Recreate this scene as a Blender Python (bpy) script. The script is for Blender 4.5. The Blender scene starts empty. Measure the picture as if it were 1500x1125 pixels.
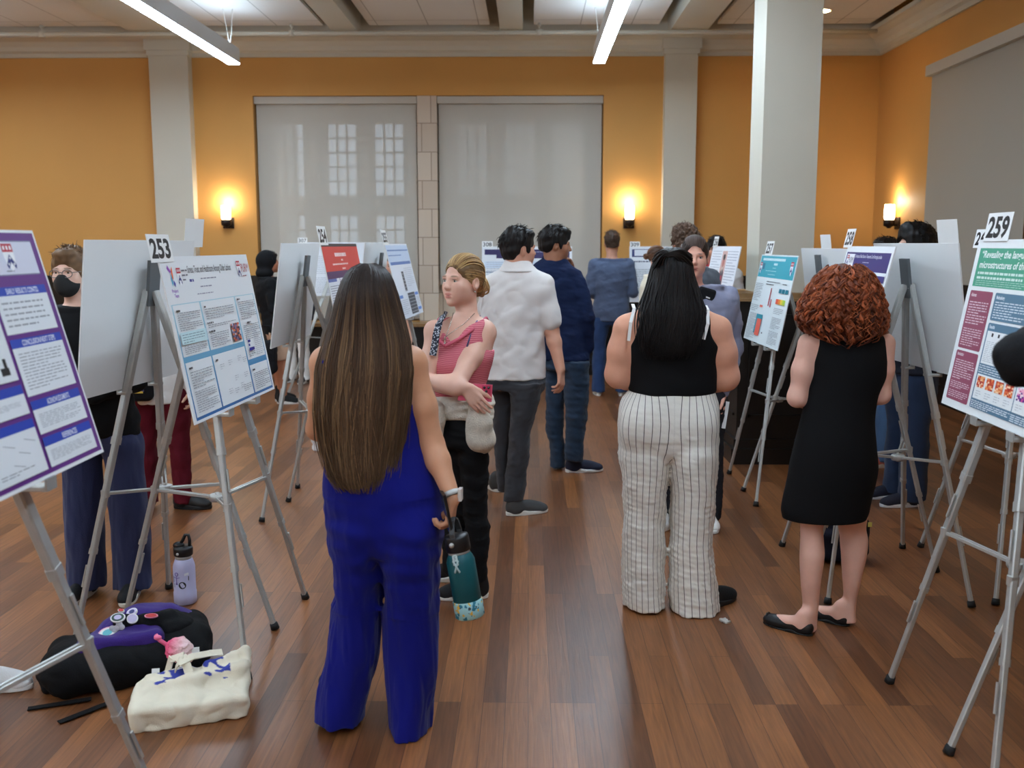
import bpy, math, random
import numpy as np
from mathutils import Matrix, Vector, Euler
rnd = random.Random(7)
rng = np.random.default_rng(11)
C = bpy.context.scene.collection
sin, cos, pi = math.sin, math.cos, math.pi
rad = math.radians

# ------------------------------------------------------------------ camera calibration (1500 x 1125 frame)
F = 1460.0
EYE = 1.66
PITCH = math.atan((562.5 - 358) / F)
YAW = math.atan(25 / F * cos(PITCH))
fw = np.array([-sin(YAW) * cos(PITCH), cos(YAW) * cos(PITCH), -sin(PITCH)])
rt = np.array([cos(YAW), sin(YAW), 0.0])
upv = np.cross(rt, fw)
O = np.array([0, 0, EYE])


def ray(x, y):
    return fw + rt * (x - 750) / F - upv * (y - 562.5) / F


def G(x, y, z=0.0):
    d = ray(x, y)
    return O + d * (z - EYE) / d[2]


def J(x, y, Y):
    d = ray(x, y)
    return O + d * Y / d[1]


def JX(x, y, X):
    d = ray(x, y)
    return O + d * X / d[0]


# ------------------------------------------------------------------ materials
def lin(c):
    return tuple((v / 255 / 12.92) if v / 255 <= .04045 else ((v / 255 + .055) / 1.055) ** 2.4 for v in c[:3])


MATS = {}


def mat(name, col=(200, 200, 200), rough=.6, metal=0.0, spec=.5, bump=None, attr=None, var=None, sheen=0, coat=0):
    """plain procedural material; bump=(scale,strength[,stretch xyz]); var=(scale,amount) mottles the colour"""
    if name in MATS:
        return MATS[name]
    m = bpy.data.materials.new(name)
    m.use_nodes = True
    nt = m.node_tree
    b = nt.nodes['Principled BSDF']
    b.inputs['Base Color'].default_value = (*lin(col), 1)
    b.inputs['Roughness'].default_value = rough
    b.inputs['Metallic'].default_value = metal
    b.inputs['Specular IOR Level'].default_value = spec
    if sheen:
        b.inputs['Sheen Weight'].default_value = sheen
    if coat:
        b.inputs['Coat Weight'].default_value = coat
    tc = nt.nodes.new('ShaderNodeTexCoord')
    if attr:
        a = nt.nodes.new('ShaderNodeAttribute')
        a.attribute_name = attr
        nt.links.new(a.outputs['Color'], b.inputs['Base Color'])
    if var:
        n = nt.nodes.new('ShaderNodeTexNoise')
        n.inputs['Scale'].default_value = var[0]
        n.inputs['Detail'].default_value = 4
        nt.links.new(tc.outputs['Object'], n.inputs['Vector'])
        r = nt.nodes.new('ShaderNodeMapRange')
        r.inputs['From Min'].default_value = .3
        r.inputs['From Max'].default_value = .7
        r.inputs['To Min'].default_value = 1 - var[1]
        r.inputs['To Max'].default_value = 1 + var[1]
        nt.links.new(n.outputs['Fac'], r.inputs['Value'])
        mx = nt.nodes.new('ShaderNodeVectorMath')
        mx.operation = 'SCALE'
        if attr:
            nt.links.new(a.outputs['Color'], mx.inputs[0])
        else:
            mx.inputs[0].default_value = lin(col)
        nt.links.new(r.outputs['Result'], mx.inputs['Scale'])
        nt.links.new(mx.outputs['Vector'], b.inputs['Base Color'])
    if bump:
        mp = nt.nodes.new('ShaderNodeMapping')
        if len(bump) > 2:
            mp.inputs['Scale'].default_value = bump[2]
        n = nt.nodes.new('ShaderNodeTexNoise')
        n.inputs['Scale'].default_value = bump[0]
        n.inputs['Detail'].default_value = 3
        bp = nt.nodes.new('ShaderNodeBump')
        bp.inputs['Strength'].default_value = bump[1]
        bp.inputs['Distance'].default_value = .01
        nt.links.new(tc.outputs['Object'], mp.inputs['Vector'])
        nt.links.new(mp.outputs['Vector'], n.inputs['Vector'])
        nt.links.new(n.outputs['Fac'], bp.inputs['Height'])
        nt.links.new(bp.outputs['Normal'], b.inputs['Normal'])
    MATS[name] = m
    return m


def emit(name, col, strength):
    m = bpy.data.materials.new(name)
    m.use_nodes = True
    b = m.node_tree.nodes['Principled BSDF']
    b.inputs['Base Color'].default_value = (*lin(col), 1)
    b.inputs['Emission Color'].default_value = (*lin(col), 1)
    b.inputs['Emission Strength'].default_value = strength
    return m


def cloth(name, col, fine=.25, rough=.85, var=None):
    return mat('cloth_' + name, col, rough, spec=.2, bump=(260, fine), var=var or (9, .06), sheen=.12 if sum(col) > 150 else 0)


# ------------------------------------------------------------------ objects
def tag(o, label=None, cat=None, group=None, kind=None):
    if label: o['label'] = label
    if cat: o['category'] = cat
    if group: o['group'] = group
    if kind: o['kind'] = kind
    return o


def thing(name, label, cat, loc=(0, 0, 0), group=None):
    o = bpy.data.objects.new(name, None)
    o.empty_display_size = .1
    o.location = loc
    C.objects.link(o)
    return tag(o, label, cat, group)


def wloc(o):
    v = np.zeros(3)
    while o is not None:
        v += np.array(o.location)
        o = o.parent
    return v


def link(name, me, parent=None):
    o = bpy.data.objects.new(name, me)
    C.objects.link(o)
    if parent:
        o.parent = parent
    return o


class MB:
    """collects boxes, tubes, lathes ... in world coordinates, builds ONE mesh object"""

    def __init__(s):
        s.v, s.f, s.m, s.c, s.sm = [], [], [], [], []

    def add(s, v, f, m=0, c=None, smooth=False):
        o = len(s.v)
        s.v += [tuple(map(float, p)) for p in v]
        for q in f:
            s.f.append([i + o for i in q]); s.m.append(m); s.c.append(c); s.sm.append(smooth)
        return s

    def box(s, lo, hi, m=0, R=None, o=None, bev=0):
        x0, y0, z0 = lo; x1, y1, z1 = hi
        v = [(x, y, z) for z in (z0, z1) for y in (y0, y1) for x in (x0, x1)]
        if R is not None:
            v = [np.array(o) + R @ np.array(p) for p in v]
        return s.add(v, [(0, 2, 3, 1), (4, 5, 7, 6), (0, 1, 5, 4), (2, 6, 7, 3), (0, 4, 6, 2), (1, 3, 7, 5)], m)

    def bar(s, a, b, w, t, ref=(0, 0, 1), w2=None, t2=None, m=0):
        """rectangular bar from a to b, w across, t thick; bevelled corners (8-gon section)"""
        a, b = np.array(a, float), np.array(b, float)
        d = (b - a) / np.linalg.norm(b - a)
        u = np.cross(d, ref)
        if np.linalg.norm(u) < 1e-4: u = np.cross(d, (1, 0, 0))
        u /= np.linalg.norm(u); n = np.cross(u, d)
        v = []
        for p, W, T in ((a, w, t), (b, w2 or w, t2 or t)):
            e = min(W, T) * .18
            for x, y in ((-W/2+e, -T/2), (W/2-e, -T/2), (W/2, -T/2+e), (W/2, T/2-e), (W/2-e, T/2), (-W/2+e, T/2), (-W/2, T/2-e), (-W/2, -T/2+e)):
                v.append(p + u * x + n * y)
        f = [[i, (i + 1) % 8, 8 + (i + 1) % 8, 8 + i] for i in range(8)] + [list(range(7, -1, -1)), list(range(8, 16))]
        return s.add(v, f, m)

    def tube(s, pts, r, n=10, m=0, c=None, closed=False):
        pts = [np.array(p, float) for p in pts]
        k = len(pts)
        rs = r if hasattr(r, '__len__') else [r] * k
        v = []
        u = None
        for i, p in enumerate(pts):
            a, b = (pts[i - 1], pts[(i + 1) % k]) if closed else (pts[max(i - 1, 0)], pts[min(i + 1, k - 1)])
            d = (b - a) / (np.linalg.norm(b - a) + 1e-9)
            if u is None:
                u = np.cross(d, (0, 0, 1))
                if np.linalg.norm(u) < .1: u = np.cross(d, (1, 0, 0))
            u = u - d * (u @ d); u /= np.linalg.norm(u)
            w = np.cross(d, u)
            for j in range(n):
                t = 2 * pi * j / n
                v.append(p + (u * cos(t) + w * sin(t)) * rs[i])
        f = []
        for i in range(k if closed else k - 1):
            for j in range(n):
                a, b = i * n + j, i * n + (j + 1) % n
                c2, d2 = ((i + 1) % k) * n + (j + 1) % n, ((i + 1) % k) * n + j
                f.append((a, b, c2, d2))
        if not closed:
            f += [list(range(n - 1, -1, -1)), [(k - 1) * n + j for j in range(n)]]
        return s.add(v, f, m, c, True)

    def lathe(s, prof, M=None, n=32, m=0, mats=None):
        """prof: (r,z) list; M 4x4 placement"""
        M = np.array(M) if M is not None else np.eye(4)
        v = []
        for r, z in prof:
            for j in range(n):
                t = 2 * pi * j / n
                v.append((M @ np.array([r * cos(t), r * sin(t), z, 1]))[:3])
        for i in range(len(prof) - 1):
            f = [(i * n + j, i * n + (j + 1) % n, (i + 1) * n + (j + 1) % n, (i + 1) * n + j) for j in range(n)]
            if i == 0:
                o = len(s.v)
                s.v += [tuple(map(float, p)) for p in v]
            for q in f:
                s.f.append([a + o for a in q]); s.m.append(mats[i] if mats else m); s.c.append(None); s.sm.append(True)
        for ring, rev in ((0, True), (len(prof) - 1, False)):
            if prof[ring][0] > 1e-5:
                q = [o + ring * n + j for j in range(n)]
                s.f.append(q[::-1] if rev else q); s.m.append(mats[0 if rev else -1] if mats else m); s.c.append(None); s.sm.append(False)
        return s

    def ball(s, c, r, n=16, m=0, R=None):
        c = np.array(c, float); r = np.array(r if hasattr(r, '__len__') else (r, r, r), float)
        v, f = [], []
        k = n // 2
        for i in range(k + 1):
            a = pi * i / k
            for j in range(n):
                b = 2 * pi * j / n
                p = np.array([sin(a) * cos(b), sin(a) * sin(b), cos(a)]) * r
                v.append(c + (R @ p if R is not None else p))
        for i in range(k):
            for j in range(n):
                f.append((i * n + j, (i + 1) * n + j, (i + 1) * n + (j + 1) % n, i * n + (j + 1) % n))
        return s.add(v, f, m, None, True)

    def build(s, name, mats, parent=None):
        me = bpy.data.meshes.new(name)
        off = wloc(parent) if parent else np.zeros(3)
        me.from_pydata([tuple(np.array(p) - off) for p in s.v], [], s.f)
        mats = mats if isinstance(mats, (list, tuple)) else [mats]
        for m in mats: me.materials.append(m)
        me.polygons.foreach_set('material_index', s.m)
        me.polygons.foreach_set('use_smooth', s.sm)
        if any(c is not None for c in s.c):
            a = me.color_attributes.new('Col', 'FLOAT_COLOR', 'CORNER')
            cs = np.ones((len(me.loops), 4), np.float32)
            k = 0
            for q, c in zip(s.f, s.c):
                if c is not None: cs[k:k + len(q), :3] = c
                k += len(q)
            a.data.foreach_set('color', cs.ravel())
        me.update()
        return link(name, me, parent)


def rot_to(d, ref=(0, 0, 1)):
    """3x3 whose Z axis is d"""
    d = np.array(d, float); d /= np.linalg.norm(d)
    x = np.cross(ref, d)
    if np.linalg.norm(x) < 1e-4: x = np.cross((0, 1, 0), d)
    x /= np.linalg.norm(x)
    return np.array([x, np.cross(d, x), d]).T


def M4(R, o):
    M = np.eye(4); M[:3, :3] = R; M[:3, 3] = o
    return M


def Rz(a):
    return np.array([[cos(a), -sin(a), 0], [sin(a), cos(a), 0], [0, 0, 1.0]])


def Rx(a):
    return np.array([[1.0, 0, 0], [0, cos(a), -sin(a)], [0, sin(a), cos(a)]])


def Ry(a):
    return np.array([[cos(a), 0, sin(a)], [0, 1.0, 0], [-sin(a), 0, cos(a)]])
# ------------------------------------------------------------------ signed distance solids -> one continuous surface
BIG = np.array([1e3] * 3)


def cone(a, b, ra, rb):
    a, b = np.array(a, np.float32), np.array(b, np.float32)
    ba = b - a
    L = float(ba @ ba) + 1e-9
    r = max(ra, rb)

    def f(x, y, z):
        t = ((x - a[0]) * ba[0] + (y - a[1]) * ba[1] + (z - a[2]) * ba[2]) / L
        t = np.clip(t, 0, 1)
        return np.sqrt((x - a[0] - t * ba[0]) ** 2 + (y - a[1] - t * ba[1]) ** 2 + (z - a[2] - t * ba[2]) ** 2) - (ra + (rb - ra) * t)
    return f, np.minimum(a, b) - r, np.maximum(a, b) + r


def ell(c, r, R=None):
    c = np.array(c, np.float32); r = np.array(r if hasattr(r, '__len__') else (r,) * 3, np.float32)
    Q = np.eye(3) if R is None else np.array(R)

    def f(x, y, z):
        x, y, z = x - c[0], y - c[1], z - c[2]
        if R is not None:
            x, y, z = (Q[0, i] * x + Q[1, i] * y + Q[2, i] * z for i in range(3))
        k0 = np.sqrt((x / r[0]) ** 2 + (y / r[1]) ** 2 + (z / r[2]) ** 2)
        k1 = np.sqrt((x / r[0] ** 2) ** 2 + (y / r[1] ** 2) ** 2 + (z / r[2] ** 2) ** 2)
        return k0 * (k0 - 1) / (k1 + 1e-6)
    e = np.sqrt(((Q * r[None, :]) ** 2).sum(1))
    return f, c - e, c + e


def rbox(c, h, R=None, rr=.01):
    c = np.array(c, np.float32); h = np.array(h, np.float32)
    Q = np.eye(3) if R is None else np.array(R)

    def f(x, y, z):
        x, y, z = x - c[0], y - c[1], z - c[2]
        x, y, z = (Q[0, i] * x + Q[1, i] * y + Q[2, i] * z for i in range(3))
        x, y, z = np.abs(x) - h[0] + rr, np.abs(y) - h[1] + rr, np.abs(z) - h[2] + rr
        return np.sqrt(np.maximum(x, 0) ** 2 + np.maximum(y, 0) ** 2 + np.maximum(z, 0) ** 2) + np.minimum(np.maximum(x, np.maximum(y, z)), 0) - rr
    e = np.abs(Q) @ h
    return f, c - e, c + e


def half(p, n):
    """everything on the side n points to"""
    p = np.array(p, np.float32); n = np.array(n, np.float32); n = n / np.linalg.norm(n)

    def f(x, y, z):
        return -((x - p[0]) * n[0] + (y - p[1]) * n[1] + (z - p[2]) * n[2])
    return f, -BIG, BIG


def pch(t, xs, ys):
    """smooth monotone-ish interpolation"""
    xs, ys = np.array(xs, float), np.array(ys, float)
    if len(xs) == 2:
        return np.interp(t, xs, ys)
    m = np.gradient(ys, xs)
    dl = np.diff(ys) / np.diff(xs)
    for i in range(1, len(xs) - 1):
        if dl[i - 1] * dl[i] <= 0: m[i] = 0
        else: m[i] = np.sign(m[i]) * min(abs(m[i]), 3 * min(abs(dl[i - 1]), abs(dl[i])))
    t = np.clip(t, xs[0], xs[-1])
    k = np.clip(np.searchsorted(xs, t) - 1, 0, len(xs) - 2)
    h = xs[k + 1] - xs[k]; s = (t - xs[k]) / h
    return (2*s**3-3*s**2+1)*ys[k] + (s**3-2*s**2+s)*h*m[k] + (-2*s**3+3*s**2)*ys[k+1] + (s**3-s**2)*h*m[k+1]


def loft(secs, rot=0.0, grow=0.0, n=2.0, cap=.012, gz=None):
    """stack of elliptical sections (z,cx,cy,rx,ry); rot turns every section about z"""
    s = np.array(sorted(secs, key=lambda q: q[0]), float)
    cr, sr = cos(rot), sin(rot)
    e = gz if gz is not None else max(grow, 0)
    z0, z1 = s[0, 0] - e, s[-1, 0] + e

    def f(x, y, z):
        cx, cy, rx, ry = (pch(z, s[:, 0], s[:, i]).astype(np.float32) for i in (1, 2, 3, 4))
        rx, ry = np.maximum(rx + grow, .004), np.maximum(ry + grow, .004)
        dx, dy = x - cx, y - cy
        u, v = cr * dx + sr * dy, -sr * dx + cr * dy
        if n == 2.0:
            k0 = np.sqrt((u / rx) ** 2 + (v / ry) ** 2)
            k1 = np.sqrt((u / rx ** 2) ** 2 + (v / ry ** 2) ** 2) + 1e-6
            d = k0 * (k0 - 1) / k1
            d = np.maximum(d, -np.minimum(rx, ry))
        else:
            d = ((np.abs(u / rx) ** n + np.abs(v / ry) ** n) ** (1 / n) - 1) * np.minimum(rx, ry)
        dz = np.maximum(z0 - z, z - z1)
        h = np.maximum(cap - np.abs(d - dz), 0) / cap
        return np.maximum(d, dz) + h * h * cap * .25
    r = max(s[:, 3].max(), s[:, 4].max()) + grow
    return f, np.array([s[:, 1].min() - r, s[:, 2].min() - r, z0]), np.array([s[:, 1].max() + r, s[:, 2].max() + r, z1])


def chain(pts, rs):
    return [cone(pts[i], pts[i + 1], rs[i], rs[i + 1]) for i in range(len(pts) - 1)]


def noise3(w, nterm=9, seed=0):
    """smooth pseudo noise; w = frequency vector (rad per metre)"""
    r = np.random.default_rng(seed)
    k = r.normal(size=(nterm, 3)) * np.array(w)
    ph = r.uniform(0, 2 * pi, nterm)

    def f(x, y, z):
        o = 0
        for i in range(nterm):
            o = o + np.sin(x * np.float32(k[i, 0]) + y * np.float32(k[i, 1]) + z * np.float32(k[i, 2]) + np.float32(ph[i]))
        return o / nterm ** .5
    return f


def solid(ops, h=.006, disp=None):
    """ops: (op, prim, k) with op u / s / i. Returns verts, quads of the zero surface."""
    lo = np.min([p[1] for o, p, k in ops if o == 'u'], 0) - 3 * h
    hi = np.max([p[2] for o, p, k in ops if o == 'u'], 0) + 3 * h
    if disp: lo, hi = lo - disp[0] * 2, hi + disp[0] * 2
    n = np.ceil((hi - lo) / h).astype(int) + 1
    ax = [(lo[i] + h * np.arange(n[i])).astype(np.float32) for i in range(3)]
    D = np.full(n, 1.0, np.float32)
    for op, (f, a, b), k in ops:
        pad = k + 3 * h
        i0 = np.clip(np.floor((a - pad - lo) / h).astype(int), 0, n)
        i1 = np.clip(np.ceil((b + pad - lo) / h).astype(int) + 1, 0, n)
        if (i1 <= i0).any(): continue
        sl = tuple(slice(i0[j], i1[j]) for j in range(3))
        X = ax[0][sl[0]][:, None, None]; Y = ax[1][sl[1]][None, :, None]; Z = ax[2][sl[2]][None, None, :]
        d = f(X, Y, Z).astype(np.float32)
        A = D[sl]
        if op == 'u':
            q = np.maximum(k - np.abs(A - d), 0) / max(k, 1e-6)
            D[sl] = np.minimum(A, d) - q * q * k * .25
        else:
            if op == 's': d = -d
            q = np.maximum(k - np.abs(A - d), 0) / max(k, 1e-6)
            D[sl] = np.maximum(A, d) + q * q * k * .25
    if disp:
        amp, nf = disp
        D += amp * nf(ax[0][:, None, None], ax[1][None, :, None], ax[2][None, None, :])
    D[0], D[-1], D[:, 0], D[:, -1], D[:, :, 0], D[:, :, -1] = (1,) * 6
    S = D < 0
    cnt = np.zeros(n - 1, np.int8)
    for dx in (0, 1):
        for dy in (0, 1):
            for dz in (0, 1):
                cnt += S[dx:n[0]-1+dx, dy:n[1]-1+dy, dz:n[2]-1+dz]
    act = np.argwhere((cnt > 0) & (cnt < 8))
    idx = np.full(n - 1, -1, np.int32)
    idx[tuple(act.T)] = np.arange(len(act))
    cor = [(i >> 2 & 1, i >> 1 & 1, i & 1) for i in range(8)]
    V = np.stack([D[act[:, 0] + c[0], act[:, 1] + c[1], act[:, 2] + c[2]] for c in cor], 1)
    acc = np.zeros((len(act), 3)); num = np.zeros(len(act))
    for i in range(8):
        for j in range(i + 1, 8):
            ci, cj = np.array(cor[i]), np.array(cor[j])
            if abs(ci - cj).sum() != 1: continue
            m = (V[:, i] < 0) != (V[:, j] < 0)
            t = V[:, i] / np.where(m, V[:, i] - V[:, j], 1)
            acc += np.where(m[:, None], ci + (cj - ci) * t[:, None], 0); num += m
    verts = lo + h * (act + acc / num[:, None])
    quads = []
    for a in range(3):
        b, c = (a + 1) % 3, (a + 2) % 3
        s0 = [slice(None)] * 3; s1 = [slice(None)] * 3
        s0[a] = slice(0, n[a] - 1); s1[a] = slice(1, n[a])
        A, B = S[tuple(s0)], S[tuple(s1)]
        e = np.argwhere(A != B)
        e = e[(e[:, b] > 0) & (e[:, c] > 0) & (e[:, b] < n[b] - 1) & (e[:, c] < n[c] - 1)]
        flip = A[tuple(e.T)]
        def at(db, dc):
            q = e.copy(); q[:, b] -= db; q[:, c] -= dc
            return idx[tuple(q.T)]
        q = np.stack([at(1, 1), at(0, 1), at(0, 0), at(1, 0)], 1)
        q[~flip] = q[~flip][:, ::-1]
        quads.append(q)
    Q = np.concatenate(quads)
    return verts, Q


def np_mesh(name, v, q, material, parent=None, col=None, smooth=True, fattr=None):
    me = bpy.data.meshes.new(name)
    off = wloc(parent) if parent else np.zeros(3)
    v = np.asarray(v, np.float32) - off.astype(np.float32)
    me.vertices.add(len(v)); me.vertices.foreach_set('co', v.ravel())
    k = q.shape[1]
    me.loops.add(q.size); me.loops.foreach_set('vertex_index', q.ravel().astype(np.int32))
    me.polygons.add(len(q))
    me.polygons.foreach_set('loop_start', np.arange(0, q.size, k, dtype=np.int32))
    me.polygons.foreach_set('loop_total', np.full(len(q), k, np.int32))
    me.update(calc_edges=True)
    me.polygons.foreach_set('use_smooth', np.full(len(q), smooth))
    for m in (material if isinstance(material, (list, tuple)) else [material]): me.materials.append(m)
    if col is not None:
        a = me.color_attributes.new('Col', 'FLOAT_COLOR', 'POINT')
        cc = np.ones((len(v), 4), np.float32); cc[:, :3] = col
        a.data.foreach_set('color', cc.ravel())
    if fattr is not None:
        a = me.attributes.new('uang', 'FLOAT', 'POINT')
        a.data.foreach_set('value', np.asarray(fattr, np.float32))
    me.validate()
    return link(name, me, parent)


def form(name, ops, material, parent=None, h=.006, disp=None, col=None):
    v, q = solid(ops, h, disp)
    return np_mesh(name, v, q, material, parent, col(v) if callable(col) else col)


def U(ps, k=.01):
    return [('u', p, k) for p in ps]


def tubes(name, P, R, col, material, parent, sides=4):
    """many strands as ONE mesh. P (n,m,3), R (n,m) or (m,), col (n,m,3)"""
    P = np.asarray(P, float); n, m, _ = P.shape
    R = np.broadcast_to(R, (n, m))
    T = np.gradient(P, axis=1); T /= np.linalg.norm(T, axis=2, keepdims=True) + 1e-9
    ref = np.zeros_like(T); ref[..., 1] = 1.0
    U_ = np.cross(T, ref); l = np.linalg.norm(U_, axis=2, keepdims=True)
    U_ = np.where(l < .05, np.cross(T, np.array([1.0, 0, 0])), U_); U_ /= np.linalg.norm(U_, axis=2, keepdims=True) + 1e-9
    W = np.cross(T, U_)
    a = 2 * pi * np.arange(sides) / sides
    V = P[:, :, None] + R[:, :, None, None] * (U_[:, :, None] * np.cos(a)[None, None, :, None] + W[:, :, None] * np.sin(a)[None, None, :, None])
    I = np.arange(n * m * sides).reshape(n, m, sides)
    A, B = I[:, :-1], I[:, 1:]
    Q = np.stack([A, np.roll(A, -1, 2), np.roll(B, -1, 2), B], -1).reshape(-1, 4)
    cc = np.broadcast_to(np.asarray(col)[:, :, None, :], V.shape).reshape(-1, 3)
    return np_mesh(name, V.reshape(-1, 3), Q, material, parent, cc)
# ------------------------------------------------------------------ the room
def nodes(m):
    return m.node_tree.nodes, m.node_tree.links, m.node_tree.nodes['Principled BSDF']


def wood_floor():
    m = bpy.data.materials.new('oak_strip_floor'); m.use_nodes = True
    N, L, b = nodes(m)
    tc = N.new('ShaderNodeTexCoord')
    mp = N.new('ShaderNodeMapping'); mp.inputs['Rotation'].default_value = (0, 0, pi / 2)
    L.new(tc.outputs['Object'], mp.inputs['Vector'])
    br = N.new('ShaderNodeTexBrick')
    br.inputs['Scale'].default_value = 1
    br.inputs['Brick Width'].default_value = 1.15
    br.inputs['Row Height'].default_value = .082
    br.inputs['Mortar Size'].default_value = .0011
    br.inputs['Mortar Smooth'].default_value = .3
    br.offset = .37; br.offset_frequency = 3
    br.inputs['Color1'].default_value = (*lin((92, 54, 30)), 1)
    br.inputs['Color2'].default_value = (*lin((140, 88, 50)), 1)
    br.inputs['Mortar'].default_value = (*lin((62, 34, 20)), 1)
    L.new(mp.outputs['Vector'], br.inputs['Vector'])
    # grain, stretched along the boards
    mg = N.new('ShaderNodeMapping'); mg.inputs['Scale'].default_value = (46, 2.2, 1)
    L.new(tc.outputs['Object'], mg.inputs['Vector'])
    n1 = N.new('ShaderNodeTexNoise'); n1.inputs['Scale'].default_value = 1.6; n1.inputs['Detail'].default_value = 7
    n1.inputs['Distortion'].default_value = .8
    L.new(mg.outputs['Vector'], n1.inputs['Vector'])
    n2 = N.new('ShaderNodeTexNoise'); n2.inputs['Scale'].default_value = 1.3; n2.inputs['Detail'].default_value = 3
    L.new(tc.outputs['Object'], n2.inputs['Vector'])
    r1 = N.new('ShaderNodeMapRange'); r1.inputs['From Min'].default_value = .3; r1.inputs['From Max'].default_value = .7
    r1.inputs['To Min'].default_value = .72; r1.inputs['To Max'].default_value = 1.22
    L.new(n1.outputs['Fac'], r1.inputs['Value'])
    r2 = N.new('ShaderNodeMapRange'); r2.inputs['To Min'].default_value = .8; r2.inputs['To Max'].default_value = 1.2
    L.new(n2.outputs['Fac'], r2.inputs['Value'])
    mu = N.new('ShaderNodeMath'); mu.operation = 'MULTIPLY'
    L.new(r1.outputs[0], mu.inputs[0]); L.new(r2.outputs[0], mu.inputs[1])
    sc = N.new('ShaderNodeVectorMath'); sc.operation = 'SCALE'
    L.new(br.outputs['Color'], sc.inputs[0]); L.new(mu.outputs[0], sc.inputs['Scale'])
    L.new(sc.outputs['Vector'], b.inputs['Base Color'])
    rr = N.new('ShaderNodeMapRange'); rr.inputs['To Min'].default_value = .26; rr.inputs['To Max'].default_value = .46
    L.new(n2.outputs['Fac'], rr.inputs['Value']); L.new(rr.outputs[0], b.inputs['Roughness'])
    b.inputs['Specular IOR Level'].default_value = .5
    bp = N.new('ShaderNodeBump'); bp.inputs['Strength'].default_value = .12; bp.inputs['Distance'].default_value = .004
    L.new(mu.outputs[0], bp.inputs['Height']); L.new(bp.outputs['Normal'], b.inputs['Normal'])
    return m


def panel_mat():
    m = bpy.data.materials.new('acoustic_panel'); m.use_nodes = True
    N, L, b = nodes(m)
    tc = N.new('ShaderNodeTexCoord')
    br = N.new('ShaderNodeTexBrick'); br.offset = 0
    br.inputs['Scale'].default_value = 1
    br.inputs['Brick Width'].default_value = .61; br.inputs['Row Height'].default_value = 1.22
    br.inputs['Mortar Size'].default_value = .006
    for k, c in (('Color1', (226, 222, 216)), ('Color2', (222, 218, 212)), ('Mortar', (170, 164, 156))):
        br.inputs[k].default_value = (*lin(c), 1)
    L.new(tc.outputs['Object'], br.inputs['Vector']); L.new(br.outputs['Color'], b.inputs['Base Color'])
    b.inputs['Roughness'].default_value = .9
    return m


def shade_mat():
    m = bpy.data.materials.new('roller_shade_weave'); m.use_nodes = True
    N, L, b = nodes(m)
    b.inputs['Base Color'].default_value = (*lin((208, 204, 194)), 1)
    b.inputs['Roughness'].default_value = .85
    b.inputs['Specular IOR Level'].default_value = .2
    t = N.new('ShaderNodeBsdfTransparent')
    mx = N.new('ShaderNodeMixShader'); mx.inputs[0].default_value = .22
    L.new(b.outputs[0], mx.inputs[1]); L.new(t.outputs[0], mx.inputs[2])
    L.new(mx.outputs[0], N['Material Output'].inputs['Surface'])
    return m


def stone_mat():
    m = bpy.data.materials.new('limestone_blocks'); m.use_nodes = True
    N, L, b = nodes(m)
    tc = N.new('ShaderNodeTexCoord')
    mp = N.new('ShaderNodeMapping'); mp.inputs['Rotation'].default_value = (-pi / 2, 0, 0)
    mp.inputs['Location'].default_value = (.055, .05, 0)
    L.new(tc.outputs['Object'], mp.inputs['Vector'])
    br = N.new('ShaderNodeTexBrick'); br.offset = .5
    br.inputs['Scale'].default_value = 1
    br.inputs['Brick Width'].default_value = .24; br.inputs['Row Height'].default_value = .36
    br.inputs['Mortar Size'].default_value = .006
    for k, c in (('Color1', (214, 200, 182)), ('Color2', (200, 184, 166)), ('Mortar', (160, 140, 122))):
        br.inputs[k].default_value = (*lin(c), 1)
    L.new(mp.outputs['Vector'], br.inputs['Vector']); L.new(br.outputs['Color'], b.inputs['Base Color'])
    b.inputs['Roughness'].default_value = .9
    return m


ORANGE = mat('orange_paint', (212, 158, 88), .62, spec=.3, bump=(40, .03), var=(1.1, .025))
CREAM = mat('cream_paint', (206, 201, 186), .6, spec=.35, var=(1.5, .02))
SLAB = mat('plaster_ceiling', (196, 190, 178), .9)
DARKW = mat('black_stained_wood', (20, 16, 15), .38, spec=.5, var=(6, .25), bump=(60, .05, (1, 1, .1)))
LEDGE = mat('worn_oak_ledge', (150, 116, 76), .5, var=(14, .2))
PANEL, SHADE, STONE = panel_mat(), shade_mat(), stone_mat()
ALU = mat('anodised_aluminium', (184, 184, 180), .42, metal=.45, var=(30, .04))
GREYPL = mat('grey_plastic', (92, 96, 98), .5)
RUBBER = mat('black_rubber', (18, 18, 19), .7)
WHITEP = mat('white_foam_board', (225, 226, 226), .65, spec=.3, var=(3, .012))
CARDM = mat('white_card', (232, 233, 232), .6)


def structure(name, mb, m, **kw):
    return tag(mb.build(name, m), kind='structure', **kw)


YB, XR, XL, YF, ZT = 13.0, 4.4, -8.6, -6.5, 4.62
structure('floor', MB().box((XL, YF, -.1), (XR, YB, 0)), wood_floor())
structure('ceiling', MB().box((XL, YF, ZT), (XR, YB, ZT + .1)), SLAB)

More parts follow.
